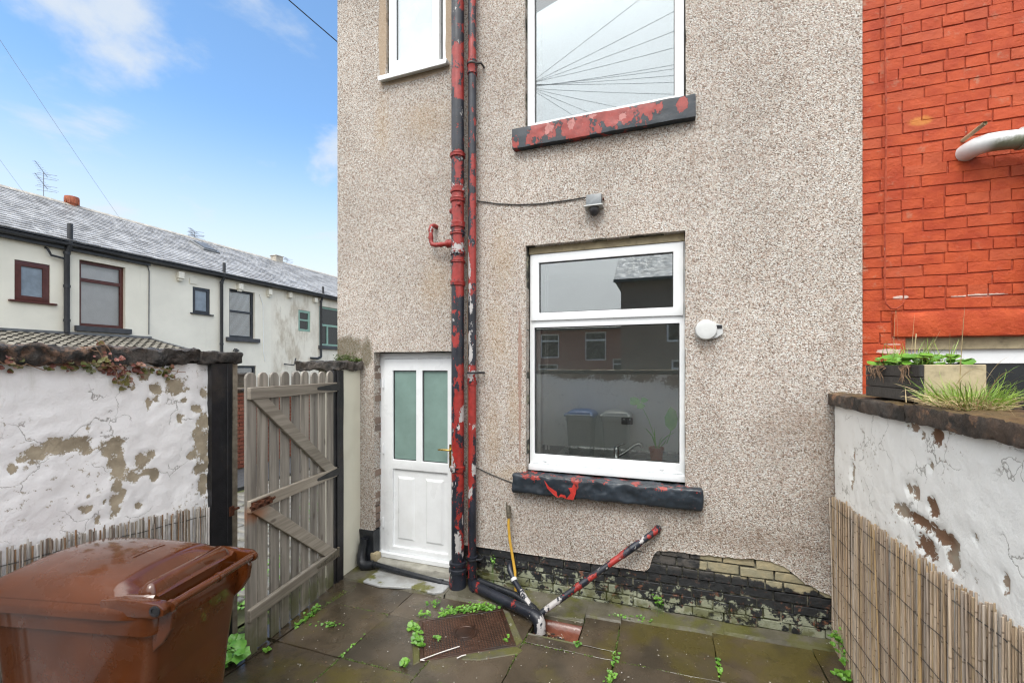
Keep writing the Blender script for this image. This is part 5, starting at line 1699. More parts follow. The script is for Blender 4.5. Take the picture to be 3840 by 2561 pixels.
zs = [-.2, .3, .8] + [.95 + i * .0150 for i in range(70)]
for y in ys:
    for z in zs:
        bulge = .010 * fbm(y, z, 3, 3, 3) + .005 * fbm(y, z, 8, 11, 3)
        m.v.append((-2.98 - bulge - (.006 if pf(0, y, z) >= .5 else 0), y, z))
n = len(zs)
for i in range(len(ys) - 1):
    for j in range(n - 1):
        m.f.append((i * n + j, (i + 1) * n + j, (i + 1) * n + j + 1, i * n + j + 1)); m.m.append(0)
m.a['peel'] = [pf(*p) for p in m.v]
m.a['soil'] = [0.0] * len(m.v)
m.build('render', MAT['peeling_white_paint'], lw, smooth=60)
m = MB(); m.box(-3.22, -3.01, -5.9, -1.33, -.2, 1.985); m.build('brick_core', MAT['bare_mortar'], lw)
y = -1.345
for k, L in enumerate((.30, .62, .68, .66, .7, .7, .7)):
    z0 = 1.985 - .003 * k
    m = rough_slab(-3.30, -2.925 - .01 * (k % 2), y - L + .004, y, z0, z0 + (.085 if k else .08), .014 if k < 4 else .06, .030 if k else .018, 11 + 5 * k, 7.5, .34, .45)
    m.build('coping_stone', MAT['black_coping_stone'], lw, smooth=60)
    y -= L
# creeper hanging from the coping
cr = thing('creeper', 'creeper with green and reddish leaves trailing under the left coping', 'plant', (-2.95, -2.15, 1.98))
m = MB()
stems = []
for (ya, za, yb, zb2) in ((-2.33, 1.985, -1.93, 1.955), (-2.22, 2.06, -2.10, 1.86), (-2.12, 1.97, -2.03, 1.845), (-2.6, 1.985, -2.44, 1.955), (-2.0, 1.96, -1.75, 1.93), (-1.80, 1.95, -1.83, 1.885), (-2.30, 2.08, -2.2, 2.03), (-2.21, 2.115, -2.13, 1.99)):
    p = [(-2.925 - .015 * rnd.random(), ya + (yb - ya) * i / 6 + rnd.uniform(-.012, .012), za + (zb2 - za) * i / 6 + rnd.uniform(-.012, .012)) for i in range(7)]
    m.tube(p, .0022, 5); stems += p
m.build('stem', MAT['dry_root'], cr, normals=False)
spots = [(-2.35, 1.965, .03, 9, 0), (-2.27, 1.965, .035, 14, 0), (-2.20, 1.975, .045, 20, 0), (-2.13, 1.955, .045, 26, 0), (-2.09, 1.915, .04, 24, 0), (-2.08, 1.865, .03, 10, 2), (-2.02, 1.935, .035, 14, 2), (-1.98, 1.93, .03, 7, 0), (-1.84, 1.945, .035, 16, 0), (-1.83, 1.90, .022, 8, 0), (-1.90, 1.93, .02, 6, 2), (-2.16, 2.01, .04, 14, 1), (-2.12, 1.985, .035, 12, 1), (-2.03, 1.965, .03, 8, 1), (-2.20, 2.09, .018, 5, 1), (-2.55, 1.975, .05, 14, 0), (-2.41, 1.96, .02, 5, 2)]
for (y, z, s, k, kind) in spots:
    for q in range(k):
        yy, z2 = rnd.gauss(y, s * .55), rnd.gauss(z, s * .45)
        mm = MB()
        kk = kind if rnd.random() < .8 else rnd.choice([0, 1])
        round_leaf(mm, (-2.915 - rnd.uniform(0, .04) - (.0 if z2 > 1.97 else .02), yy, z2), (1, rnd.uniform(-.5, .3), rnd.uniform(-.1, .8)), rnd.uniform(.006, .0145), 0, 3)
        mm.build('leaf', MAT[('creeper_leaf', 'pink_leaf', 'creeper_leaf')[kk]], cr, normals=False)
# posts
gp = thing('gate_post', 'black painted timber gate post at the end of the white wall', 'post', (-3.0, -1.5, zg(-3)))
m = MB(); panel(m, lambda a, b, d: (-2.945 - d + .004 * nz(b * 3, a * 20) , a, b), -1.572, -1.42, -.12, 1.985, [], .04, .0, .0, edge=.12)
m.build('post', MAT['black_post_paint'], gp, weld=True, smooth=50)
m = MB(); m.box(-2.968, -2.938, -1.462, -1.428, -.1, 1.98); m.build('stop_bead', MAT['black_post_paint'], gp, bevel=.004)
m = MB(); m.box(-2.948, -2.925, -1.452, -1.42, .90, .965); m.tube([(-2.93, -1.42, .94), (-2.925, -1.385, .942)], .010, 8); m.build('keeper', MAT['rusty_bolt'], gp)
pr = thing('gate_pier', 'short cream rendered pier under a black stone cap, beside the door', 'wall', (-3.1, -.14, zg(-3)))
m = MB()
panel(m, lambda a, b, d: (-2.972 - d + .006 * fbm(a, b, 2, 7), a, b), -.272, -.001, -.15, 1.935, [], .03, .0, edge=.28)
m.build('render', MAT['cream_pier_render'], pr, weld=True, smooth=50)
m = rough_slab(-3.44, -2.935, -.375, -.004, 1.935, 2.015, .012, .022, 41, 8, .36, .5)
m.build('coping_stone', MAT['black_coping_stone'], pr, smooth=60)
m = MB()
for i in range(500):
    x = rnd.uniform(-3.27, -2.95); z = 2.02 + abs(rnd.gauss(0, .035)) * (1 if x < -3.05 else .5)
    y = -abs(rnd.gauss(0, .02)) - .002
    s = rnd.uniform(.003, .008)
    m.obox((x, y, z), (s, s, s), Matrix.Rotation(rnd.uniform(0, 3), 3, 'X') @ Matrix.Rotation(rnd.uniform(0, 3), 3, 'Z'))
m.build('moss', MAT['moss'], pr)['kind'] = 'stuff'
hp = thing('gate_post', 'black painted timber post with the gate hinges, against the cream pier', 'post', (-2.98, -.33, zg(-3)))
m = MB(); panel(m, lambda a, b, d: (-2.945 - d + .003 * nz(b * 3, a * 20), a, b), -.405, -.276, -.12, 1.93, [], .04, .0, edge=.09)
m.build('post', MAT['black_post_paint'], hp, weld=True, smooth=50)
m = MB(); m.box(-2.955, -2.932, -.375, -.345, -.1, 1.925); m.build('stop_bead', MAT['black_post_paint'], hp, bevel=.004)

# ------------------------------------------------------------------ the gate, standing open into the yard
gate = thing('gate', 'weathered grey picket gate with two diagonal braces, standing open', 'gate', (-2.935, -.415, zg(-2.95)), math.atan2(-1.05, .175))
GL = 1.065
GZ = -zg(-2.95)
nb_ = 9
for k in range(nb_):
    w = .091 if k < 8 else .10
    c = .052 + k * (GL - .104) / (nb_ - 1)
    mb = MB()
    t0, t1 = -.020, -.001
    zt = 1.92 + GZ + rnd.uniform(-.008, .006)
    pts = [(c - w / 2, .008), (c + w / 2, .008)]
    for i in range(7):
        a = math.pi * i / 6
        pts.append((c + w / 2 * math.cos(a), zt - .035 + .04 * math.sin(a)))
    mb.prism([(x, t0, z) for x, z in pts], (0, t1 - t0, 0))
    o = mb.build('board', MAT['grey_gate_wood'], gate, bevel=.003, local=True)
    o.rotation_euler = (rnd.uniform(-.002, .002), rnd.uniform(-.0035, .0035), rnd.uniform(-.01, .01))
for z in (1.775, .985, .225):
    mb = MB(); mb.box(.0, GL - .005, 0, .034, z + GZ - .043, z + GZ + .043)
    mb.build('rail', MAT['gate_rail_wood'], gate, bevel=.004, local=True)
for (xa, za, xb, zb_) in ((GL - .03, 1.775 - .043, .02, .985 + .043), (GL - .03, .985 - .043, .02, .225 + .043)):
    mb = MB()
    a, b = Vector((xa, 0, za + GZ)), Vector((xb, 0, zb_ + GZ))
    d = (b - a).normalized(); nrm = Vector((-d.z, 0, d.x))
    w = .088
    # ends cut level against the rails
    sx_ = w / abs(d.z) if abs(d.z) > .2 else w
    q = [a, a + Vector((-sx_, 0, 0)), b, b + Vector((sx_, 0, 0))]
    mb.prism([(p.x, .001, p.z) for p in q], (0, .029, 0))
    mb.build('brace', MAT['gate_rail_wood'], gate, bevel=.003, local=True)
mb = MB()
mb.box(GL - .19, GL - .01, .034, .040, .985 + GZ - .028, .985 + GZ + .03)
mb.tube([(GL - .20, .052, .985 + GZ + .004), (GL + .015, .052, .985 + GZ + .004)], .010, 8)
for x in (GL - .17, GL - .10, GL - .03): mb.box(x - .012, x + .012, .038, .066, .985 + GZ - .016, .985 + GZ + .024)
mb.tube([(GL - .18, .052, .985 + GZ), (GL - .18, .085, .985 + GZ + .025)], .009, 8)
mb.build('bolt', MAT['rusty_bolt'], gate, local=True, smooth=40)
for z, mt in ((1.775, 'gate_iron'), (.985, 'gate_iron'), (.225, 'dirty_fitting')):
    mb = MB()
    mb.prism([(-.02, .035, z + GZ - .034), (.10, .035, z + GZ - .028), (.30, .035, z + GZ - .012), (.31, .035, z + GZ), (.30, .035, z + GZ + .012), (.10, .035, z + GZ + .028), (-.02, .035, z + GZ + .034)], (0, .005, 0))
    mb.tube([(-.022, .03, z + GZ - .045), (-.022, .03, z + GZ + .045)], .011, 10)
    mb.build('hinge', MAT[mt], gate, local=True, bevel=.001)
reed_screen('reed_screen', 'low bleached reed screen along the foot of the left white wall', -2.955, -2.9, -1.585, lambda y: .905 - .085 * (y + .3) if y < -1.5 else 1.0, 'bleached_reed', .0066, .0042, -1)

# ------------------------------------------------------------------ brown wheelie bin
def wheelie_bin(label, loc, rz, mat, lid_mat, name='wheelie_bin', group=None):
    B = thing(name, label, 'wheelie bin', loc, rz, group)
    mb = MB()
    # body: tapered, rounded corners, built as rings
    def ring(x0, x1, hy, z, r, k=5):
        P = []
        for cx, cy, a0 in ((x1 - r, hy - r, 0), (x0 + r, hy - r, 90), (x0 + r, -hy + r, 180), (x1 - r, -hy + r, 270)):
            for i in range(k):
                a = R(a0 + 90 * i / (k - 1))
                P.append((cx + r * math.cos(a), cy + r * math.sin(a), z))
        return P
    rings = [ring(-.665, -.10, .225, .05, .05), ring(-.705, -.015, .262, .86, .045), ring(-.706, -.013, .264, .875, .045), ring(-.722, -.005, .283, .88, .05), ring(-.72, -.002, .287, .965, .05), ring(-.712, -.006, .281, .972, .05), ring(-.69, -.015, .262, .972, .045), ring(-.62, -.06, .23, .30, .05)]
    n = len(rings[0])
    V = [p for r_ in rings for p in r_]
    F = [(i * n + j, i * n + (j + 1) % n, (i + 1) * n + (j + 1) % n, (i + 1) * n + j) for i in range(len(rings) - 1) for j in range(n)] + [tuple(range(n))[::-1], tuple((len(rings) - 1) * n + j for j in range(n))]
    mb.add(V, F)
    mb.build('body', mat, B, local=True, smooth=40)
    # lid: domed shell with a bevelled edge and skirt
    mb = MB()
    nx, ny = 40, 30
    x0, x1, hy = -.745, -.028, .302
    idx = {}
    for i in range(nx + 1):
        for j in range(ny + 1):
            s, q = i / nx, j / ny * 2 - 1
            x = x0 + (x1 - x0) * s
            # sides draw in to the hinge arms over the last part of the lid
            y = q * hy * (1 - .10 * max(0, (s - .80) / .20) ** 2)
            ed = min((1 - abs(q)) * hy, s * (x1 - x0))            # distance to the side or front edge
            edge = min(1, ed / .050)
            rise = .056 * edge ** .8
            dome = .064 * (1 - q * q) ** .8 * (math.sin(math.pi * min(1, max(0, s * .86 + .14))) ** .7)
            dip = -.028 * max(0, min(1, (s - .80) / .1)) * (1 if abs(q) < .80 else max(0, 1 - (abs(q) - .80) / .08))
            z = .985 + rise + dome * min(1, ed / .08) + dip
            idx[i, j] = len(mb.v); mb.v.append((x, y, z))
    for i in range(nx):
        for j in range(ny):
            mb.f.append((idx[i, j], idx[i + 1, j], idx[i + 1, j + 1], idx[i, j + 1])); mb.m.append(0)
    rim = [(i, 0) for i in range(nx + 1)] + [(nx, j) for j in range(1, ny + 1)] + [(i, ny) for i in range(nx - 1, -1, -1)] + [(0, j) for j in range(ny - 1, 0, -1)]
    L = len(rim)
    b0 = len(mb.v)
    for lev, (dz, k_) in enumerate(((-.012, 1.008), (-.036, 1.008), (-.034, .985), (.02, .965))):
        for q in rim:
            v = mb.v[idx[q]]
            zz_ = .985 if q[0] < nx else min(v[2], .985)
            mb.v.append((-.38 + (v[0] + .38) * k_, v[1] * k_, zz_ + dz))
    prev = [idx[q] for q in rim]
    for lev in range(4):
        cur = [b0 + lev * L + k for k in range(L)]
        for k in range(L):
            mb.f.append((prev[k], prev[(k + 1) % L], cur[(k + 1) % L], cur[k])); mb.m.append(0)
        prev = cur
    lid = mb.build('lid', lid_mat, B, local=True, smooth=40)
    # pressed bar between the hinge arms, with sloped ends
    mb = MB()
    prof = [(-.118, 1.012), (-.105, 1.045), (-.085, 1.062), (-.062, 1.060), (-.048, 1.045), (-.042, 1.0), (-.10, .99)]
    V = []
    for y, k_ in ((-.235, .35), (-.222, .85), (-.205, 1), (.205, 1), (.222, .85), (.235, .35)):
        V += [(-.08 + (a + .08) * (.7 + .3 * k_), y, 1.0 + (z - 1.0) * k_) for a, z in prof]
    n = len(prof)
    mb.add(V, [(i * n + j, i * n + (j + 1) % n, (i + 1) * n + (j + 1) % n, (i + 1) * n + j) for i in range(5) for j in range(n)] + [tuple(range(n)), tuple(range(5 * n, 6 * n))])
    mb.build('lid_bar', lid_mat, B, local=True, smooth=45)
    for s in (-1, 1):
        mb = MB()
        a, b = s * .252, s * .296
        pr_ = [(-.20, .962), (-.20, 1.022), (-.12, 1.030), (-.03, 1.026), (.03, 1.020), (.055, 1.002), (.052, .975), (.02, .962)]
        mb.prism([(x, a, z) for x, z in pr_], (0, b - a, 0))
        mb.build('hinge_arm', lid_mat, B, bevel=.008, seg=2, smooth=45, local=True)
        mb = MB()
        pr_ = [(-.03, .80), (-.03, .975), (.045, .985), (.055, .965), (.045, .90), (.01, .84)]
        a, b = s * .225, s * .250
        mb.prism([(x, a, z) for x, z in pr_], (0, b - a, 0))
        mb.build('lug', mat, B, bevel=.004, local=True)
        mb = MB(); mb.lathe((.022, s * .294, .995), (0, s, 0), [(0, .021), (.007, .021), (.008, .013), (.004, .012), (.004, .0)], 18); mb.build('hinge_pin', MAT['black_plastic'], B, local=True, smooth=40)
        mb = MB(); mb.lathe((-.06, s * .25, .09), (0, s, 0), [(0, .10), (.045, .10)], 24); mb.build('wheel', MAT['black_plastic'], B, local=True, smooth=40)
    mb = MB()
    mb.tube([(.045, -.255, 1.0), (.052, -.235, 1.002), (.055, 0, 1.002), (.052, .235, 1.002), (.045, .255, 1.0)], .0165, 14)
    mb.tube([(.055, -.004, 1.002), (.055, .014, 1.002)], .0205, 14)
    mb.tube([(.05, -.262, .998), (.05, -.245, 1.0)], .023, 14); mb.tube([(.05, .262, .998), (.05, .245, 1.0)], .023, 14)
    mb.build('handle', mat, B, local=True, smooth=45)
    mb = MB(); mb.tube([(-.06, -.25, .09), (-.06, .25, .09)], .012, 10); mb.build('axle', MAT['black_plastic'], B, local=True)
    return B


wb = wheelie_bin('brown wheelie bin, wet, in front of the left white wall', (-2.052, -2.249, -.07), .223, MAT['brown_bin_plastic'], MAT['brown_bin_plastic'])
wb.scale = (1.16, .937, 1.041)
mb = MB()
for (a, b) in (((-.34, -.06), (-.34, .12)), ((-.325, -.055), (-.325, .115))):
    za = lambda x, y: .985 + .056 + .064 * (1 - (y / .302) ** 2) ** .8 * math.sin(math.pi * ((x + .745) / .717 * .86 + .14)) ** .7
    mb.tube([(-.30 + (a[0] + .34) * 1.6, a[1] + i * (b[1] - a[1]) / 6, za(-.30, a[1] + i * (b[1] - a[1]) / 6) - .0015) for i in range(7)], .003, 6)
mb.build('embossed_line', MAT['brown_bin_plastic'], wb, local=True)

# ------------------------------------------------------------------ weeds
def weed(label, pts, nleaf, size, mat='weed_leaf', lobes=3, name='weed', spread=.02, lift=.02, stuff=False, stem=False):
    """a low plant made of many small leaves along the given ground points"""
    mb = MB()
    for i in range(nleaf):
        s = rnd.random() * (len(pts) - 1)
        k = min(int(s), len(pts) - 2) if len(pts) > 1 else 0
        p = Vector(pts[k]).lerp(Vector(pts[min(k + 1, len(pts) - 1)]), s - k)
        p0 = p.copy()
        p += Vector((rnd.gauss(0, spread), rnd.gauss(0, spread), abs(rnd.gauss(0, lift)) + .004))
        round_leaf(mb, p, (rnd.uniform(-.5, .5), rnd.uniform(-.8, .2), 1), size * rnd.uniform(.5, 1.1), 0, lobes)
        if stem: mb.tube([p0, (p0 + p) / 2 + Vector((0, 0, .006)), p], .0011, 4)
        elif i % 3 == 0: mb.tube([p - Vector((rnd.uniform(-.01, .01), .0, p.z - zg(p.x))), p], .0008, 4)
    if stem: mb.tube(pts, .0022, 5)
    o = mb.build(name, MAT[mat], normals=False)
    if stuff: o['kind'] = 'stuff'
    return tag(o, label, 'plant')


G = lambda x, y, dz=0: (x, y, zg(x) + dz)
weed('long low clump of bright weeds between the manhole cover and the pipes', [G(-1.74, -.55), G(-1.60, -.44), G(-1.46, -.36), G(-1.36, -.33)], 260, .013, spread=.022, lift=.018, stuff=True)
weed('clump of round-leaved weeds along the left edge of the manhole cover', [G(-1.87, -.76), G(-1.80, -.82), G(-1.74, -.92), G(-1.68, -.97)], 75, .019, lobes=2, spread=.018)
weed('tiny weed in the paving joint left of the manhole cover', [G(-1.70, -1.17), G(-1.66, -1.16)], 12, .017, spread=.012)
weed('sparse weed sprigs beside the foot of the thick soil pipe', [G(-1.92, -.45), G(-1.80, -.40)], 22, .012, spread=.02)
weed('small weed sprigs in the slab joint above the manhole cover corner', [G(-1.90, -.60), G(-1.82, -.61)], 22, .012, spread=.018, stuff=True)
weed('single small weed on the far edge of the manhole cover', [G(-1.12, -.70), G(-1.10, -.70)], 8, .012, spread=.008)
weed('moss and weed patch on the manhole cover plate', [G(-1.62, -.85, .008), G(-1.58, -.82, .008)], 26, .010, spread=.012, lift=.004)
weed('small weed at the right corner of the gully', [G(-.61, -.60), G(-.59, -.59)], 10, .014, spread=.010)
weed('weeds in the paving joint at the bottom of the frame', [G(-.34, -.83), G(-.345, -.9)], 22, .012, spread=.014)
weed('thin line of weeds in the joint below the plinth', [G(-.335, -.60), G(-.335, -.72)], 18, .010, spread=.012, lift=.006)
weed('thin line of weeds in the right-hand paving joint', [G(.325, -.40), G(.325, -.62)], 26, .010, spread=.007, lift=.006)
weed('low weeds along the foot of the tarred brick plinth', [G(-.42, -.13), G(-.2, -.10), G(-.08, -.09)], 60, .010, spread=.018, lift=.006, stuff=True)
weed('sprig growing from the plinth bricks right of the gully', [(-.10, -.02, .12), (-.04, -.02, .06)], 24, .012, spread=.02, lift=.02)
weed('small fern sprig in the plinth joint beside the rainwater pipe', [(-1.50, -.01, .20), (-1.50, -.01, .16)], 10, .010, spread=.012)
weed('weeds growing along the foot of the open gate', [G(-2.735, -1.06), G(-2.75, -.90), G(-2.77, -.78)], 60, .013, spread=.012)
weed('scattered weeds in the joint in front of the gate', [G(-2.69, -1.02), G(-2.52, -.96), G(-2.40, -.92)], 22, .012, spread=.012)
weed('single weed at the free corner of the gate', [G(-2.70, -1.36), G(-2.69, -1.34)], 10, .018, lobes=2, spread=.012)
weed('weeds in the middle paving joint left of the manhole', [G(-2.15, -.95), G(-2.15, -1.25)], 24, .008, spread=.006, lift=.004)
weed('green leafy plant creeping up through the right reed screen', [(1.088, -.30, .02), (1.086, -.24, .10), (1.086, -.20, .16), (1.09, -.22, .10)], 34, .018, lobes=3, spread=.022, stem=True, stuff=True)
weed('plants at the foot of the right reed screen by the house corner', [G(1.07, -.40), G(1.05, -.36)], 26, .018, lobes=3, spread=.022)
# large-leaved plant by the post: each leaf a part
bp = thing('plant', 'bright green large-leaved plant at the foot of the black gate post', 'plant', G(-2.82, -1.50))
for i in range(26):
    mb = MB()
    p = Vector((rnd.gauss(-2.82, .045), rnd.gauss(-1.52, .055), zg(-2.8) + rnd.uniform(.03, .13)))
    round_leaf(mb, p, (rnd.uniform(0, .7), rnd.uniform(-.9, .1), .9), rnd.uniform(.024, .038), 0, 5)
    mb.tube([(-2.82, -1.5, zg(-2.8)), tuple(p)], .0015, 5)
    mb.build('leaf', MAT['big_leaf'], bp, normals=False)
weed('weeds in the lane just outside the gateway', [(-3.4, -1.15, -.08), (-3.6, -.6, -.08), (-3.9, -.2, -.08)], 160, .02, spread=.09, lift=.04)
weed('second clump of lane weeds beyond the gate boards', [(-4.4, .9, -.09), (-5.0, 1.6, -.09), (-5.6, 2.2, -.09)], 160, .03, spread=.14, lift=.04)

# moss packed in the paving joints, grit and scraps of dead leaf on the slabs
mb = MB()


def moss_line(xa, ya, xb, yb, n, dens=.45):
    for i in range(n):
        s = rnd.random()
        x, y = xa + (xb - xa) * s, ya + (yb - ya) * s
        if nz(x * 2.3 + 4, y * 2.3, 1.7) < dens - .5: continue
        x += rnd.gauss(0, .004); y += rnd.gauss(0, .004)
        q = rnd.uniform(.002, .0055)
        mb.obox((x, y, zg(x) + rnd.uniform(-.008, .001)), (q * rnd.uniform(1, 2.4), q * rnd.uniform(1, 2.4), q), Matrix.Rotation(rnd.uniform(0, 3), 3, 'Z') @ Matrix.Rotation(rnd.uniform(-.7, .7), 3, 'X'))


for x in (-2.74, -2.15, -1.545, -.99, -.34, .32, .96):
    moss_line(x, -.3, x, -1.9, 420)
for y in (-.67, -1.23, -1.83):
    moss_line(-2.98, y, 1.1, y, 700)
moss_line(-2.98, -.30, -1.87, -.30, 260, .7); moss_line(-.34, -.12, 1.1, -.09, 500, .75); moss_line(-2.78, -.42, -2.72, -1.4, 420, .8); moss_line(-2.745, -.40, -2.745, -1.5, 900, .95)
moss_line(-1.86, -.70, -1.32, -.35, 200, .7); moss_line(-1.02, -.65, -1.30, -.35, 200, .8)
tag(mb.build('joint_moss', MAT['moss'], normals=False), 'dark green moss packed into the joints of the yard paving', 'moss', kind='stuff')
mb = MB()
for i in range(420):
    x, y = rnd.uniform(-2.6, 1.05), rnd.uniform(-1.75, -.15)
    q = rnd.choice([.002, .0025, .003, .004, .006])
    mb.obox((x, y, zg(x) + .006), (q * rnd.uniform(1, 2), q, q * .6), Matrix.Rotation(rnd.uniform(0, 3), 3, 'Z'), 0 if q < .0045 and rnd.random() < .3 else rnd.choice([1, 2]))
tag(mb.build('grit', [MAT['pale_stick'], MAT['dry_root'], MAT['stone_ridge']], normals=False), 'grit, paint chips and leaf scraps scattered on the yard paving', 'grit', kind='stuff')


# ------------------------------------------------------------------ across the lane: brick yard wall and the terrace
aw = thing('alley_wall', 'red brick yard wall across the lane, seen through the gateway', 'wall', (-8.1, 3.6, -.1))
m = MB(); m.box(-8.3, -8.045, -13, 20, -.2, 1.47); m.build('mortar_core', MAT['bare_mortar'], aw)
mm = MB(); mm.box(-.5, .5, -.5, .5, -.5, .5)
ab = mm.build('brick', MAT['alley_brick'], aw, bevel=.06, local=True, link=False)
A0 = Vector(aw.location)
z, row = -.05, 0
while z < 1.44:
    y = 2.2 + (.115 if row % 2 else 0)
    while y < 5.4:
        copy_obj(ab, aw, Vector((-8.055 + rnd.uniform(-.004, .004), y, z + .033)) - A0, (0, 0, 0), (.08, .216, .064))
        y += .226
    z += .0755; row += 1
y = -13
m = MB(); m.box(-8.36, -7.98, -13, 20, 1.47, 1.54); m.build('coping', MAT['weathered_coping_stone'], aw, bevel=.02)

XT, EAVE, RX, RZ = -15.5, 5.36, -19.5, 7.55
ter = lambda a, b, d: (XT - d, a, b)


def slates(parent, y0, y1):
    mb = MB()
    sl = Vector((RX - XT - .25, 0, RZ - EAVE)); 
    L = sl.length
    d = sl / L
    nrm = Vector((-d.z, 0, d.x)); nrm = nrm if nrm.z > 0 else -nrm
    base = Vector((XT + .25, 0, EAVE + .03))
    ex = .225
    k = int(L / ex)
    for r in range(k + 1):
        y = y0 - (.14 if r % 2 else 0)
        s0 = r * ex
        s1 = min(s0 + ex * 1.35, L + .02)
        while y < y1:
            a, b = max(y, y0), min(y + .268, y1)
            if b - a > .03:
                lift = rnd.uniform(.0, .008)
                sk_ = rnd.uniform(-.008, .008)
                p = [base + d * (s0 + sk_) + nrm * (.030 + lift), base + d * (s0 - sk_) + nrm * (.030 + lift), base + d * s1 + nrm * .004, base + d * s1 + nrm * .004]
                V = [Vector((p[0].x, a + .004, p[0].z)), Vector((p[1].x, b - .004, p[1].z)), Vector((p[2].x, b - .004, p[2].z)), Vector((p[3].x, a + .004, p[3].z))]
                W = [v - nrm * .03 for v in V[:2]]
                mb.add(V + W, [(0, 1, 2, 3), (0, 4, 5, 1), (0, 3, 4), (1, 5, 2)])
            y += .272
    o = mb.build('slates', MAT['roof_slate'], parent, normals=False)
    o['kind'] = 'stuff'
    return o


def twin(parent, label, y0, y1, z0, z1, mat, bars, d=.06, sill=None, reveal=None, blind=None, fr=.07, gl='far_glass'):
    """a terrace window: outer frame, panes, sill; bars = list of pane rectangles in fractions"""
    ps = [(y0 + fr + (y1 - y0 - 2 * fr) * a0, y0 + fr + (y1 - y0 - 2 * fr) * a1, z0 + fr + (z1 - z0 - 2 * fr) * b0, z0 + fr + (z1 - z0 - 2 * fr) * b1) for a0, a1, b0, b1 in bars]
    w = frame(parent, 'window', ter, y0, y1, z0, z1, ps, d, .045, mat, .008, .06)
    if label: w['label'] = label
    for p in ps:
        pane(w, ter, *p, d + .035, gl)
    return w


def blinds(parent, kind, y0, y1, z0, z1):
    mb = MB()
    if kind == 'vertical':
        y = y0
        while y < y1:
            mb.add([(XT - .30, y, z0), (XT - .25, y + .075, z0), (XT - .25, y + .075, z1), (XT - .30, y, z1)], [(0, 1, 2, 3)])
            y += .088
    else:
        z = z0
        while z < z1:
            mb.add([(XT - .22, y0, z), (XT - .22, y1, z), (XT - .26, y1, z + .028), (XT - .26, y0, z + .028)], [(0, 1, 2, 3)])
            z += .042
    mb.build('blind', MAT['blind_grey' if kind == 'vertical' else 'blind_white'], parent, normals=False)


def terrace_house(label, y0, y1, wallmat, holes, gut):
    h = thing('terraced_house', label, 'house', (-17.5, (y0 + y1) / 2, -.1), group='terraced houses across the lane')
    mb = MB()
    panel(mb, ter, y0, y1, -.2, EAVE - .02, holes, 9e9, .14, edge=.3)
    mb.build('wall', MAT[wallmat], h)
    mb = MB(); mb.prism([(XT - .3, y0, -.2), (XT - .3, y0, EAVE), (RX, y0, RZ - .06), (2 * RX - XT, y0, EAVE), (2 * RX - XT, y0, -.2)], (0, y1 - y0, 0))
    for f in ():
        pass
    mb.build('gable', MAT['far_brick_brown'], h)
    mb = MB()
    mb.prism([(XT + .25, y0, EAVE - .0), (RX, y0, RZ - .03), (2 * RX - XT - .25, y0, EAVE), (2 * RX - XT - .25, y0, EAVE + .03), (RX, y0, RZ + .0), (XT + .25, y0, EAVE + .03)], (0, y1 - y0, 0))
    rf = mb.build('roof', MAT['slate_bed'], h)
    slates(rf, y0, y1)
    y = y0
    while y < y1 - .01:
        mb = MB(); L = min(.45, y1 - y)
        mb.prism([(RX - .16, y + .006, RZ - .02), (RX, y + .006, RZ + .09), (RX + .16, y + .006, RZ - .02)], (0, L - .012, 0))
        mb.build('ridge_tile', MAT['stone_ridge'], rf, bevel=.01)
        y += .45
    mb = MB()
    prof = [(XT + .13, EAVE - .03), (XT + .14, EAVE - .09), (XT + .20, EAVE - .12), (XT + .26, EAVE - .09), (XT + .27, EAVE - .03), (XT + .20, EAVE - .02)]
    mb.prism([(x, y0 + .002, z) for x, z in prof], (0, y1 - y0 - .004, 0))
    mb.build('gutter', MAT['gutter_black'], h)
    mb = MB(); mb.box(XT + .003, XT + .13, y0 + .002, y1 - .002, EAVE - gut, EAVE - .03); mb.build('fascia', MAT['gutter_black'], h)
    return h


def tsill(parent, y0, y1, z, hgt, mat, proud=.10):
    mb = MB(); mb.box(XT - .05, XT + proud, y0, y1, z - hgt, z)
    mb.build('sill', MAT[mat], parent, bevel=.008)


def tpipe(parent, y, z0, r, top=.45, mat='gutter_black', swan=True):
    mb = MB()
    x = XT + .10
    if swan:
        mb.tube([(x + .10, y, EAVE + top), (x + .10, y, EAVE - .02), (x + .08, y, EAVE - .12), (x, y - .02, EAVE - .30), (x, y - .02, z0)], r, 12)
    else:
        mb.tube([(x, y, EAVE + top), (x, y, z0)], r, 12)
    o = mb.build('soil_pipe', MAT[mat], parent, smooth=50)
    mb = MB()
    for z in (EAVE - .33, (EAVE + z0) / 2, z0 + .3):
        mb.lathe((x, y - (.02 if swan else 0), z), (0, 0, 1), [(0, r), (.0, r * 1.22), (.07, r * 1.22), (.07, r)], 12)
    mb.build('pipe_collar', MAT[mat], o, smooth=40)


t = MAT['roof_slate'].copy(); MAT['slate_bed'] = MAT['gutter_black']
two = [(0, 1, 0, .70), (0, 1, .76, 1)]
one = [(0, 1, 0, 1)]

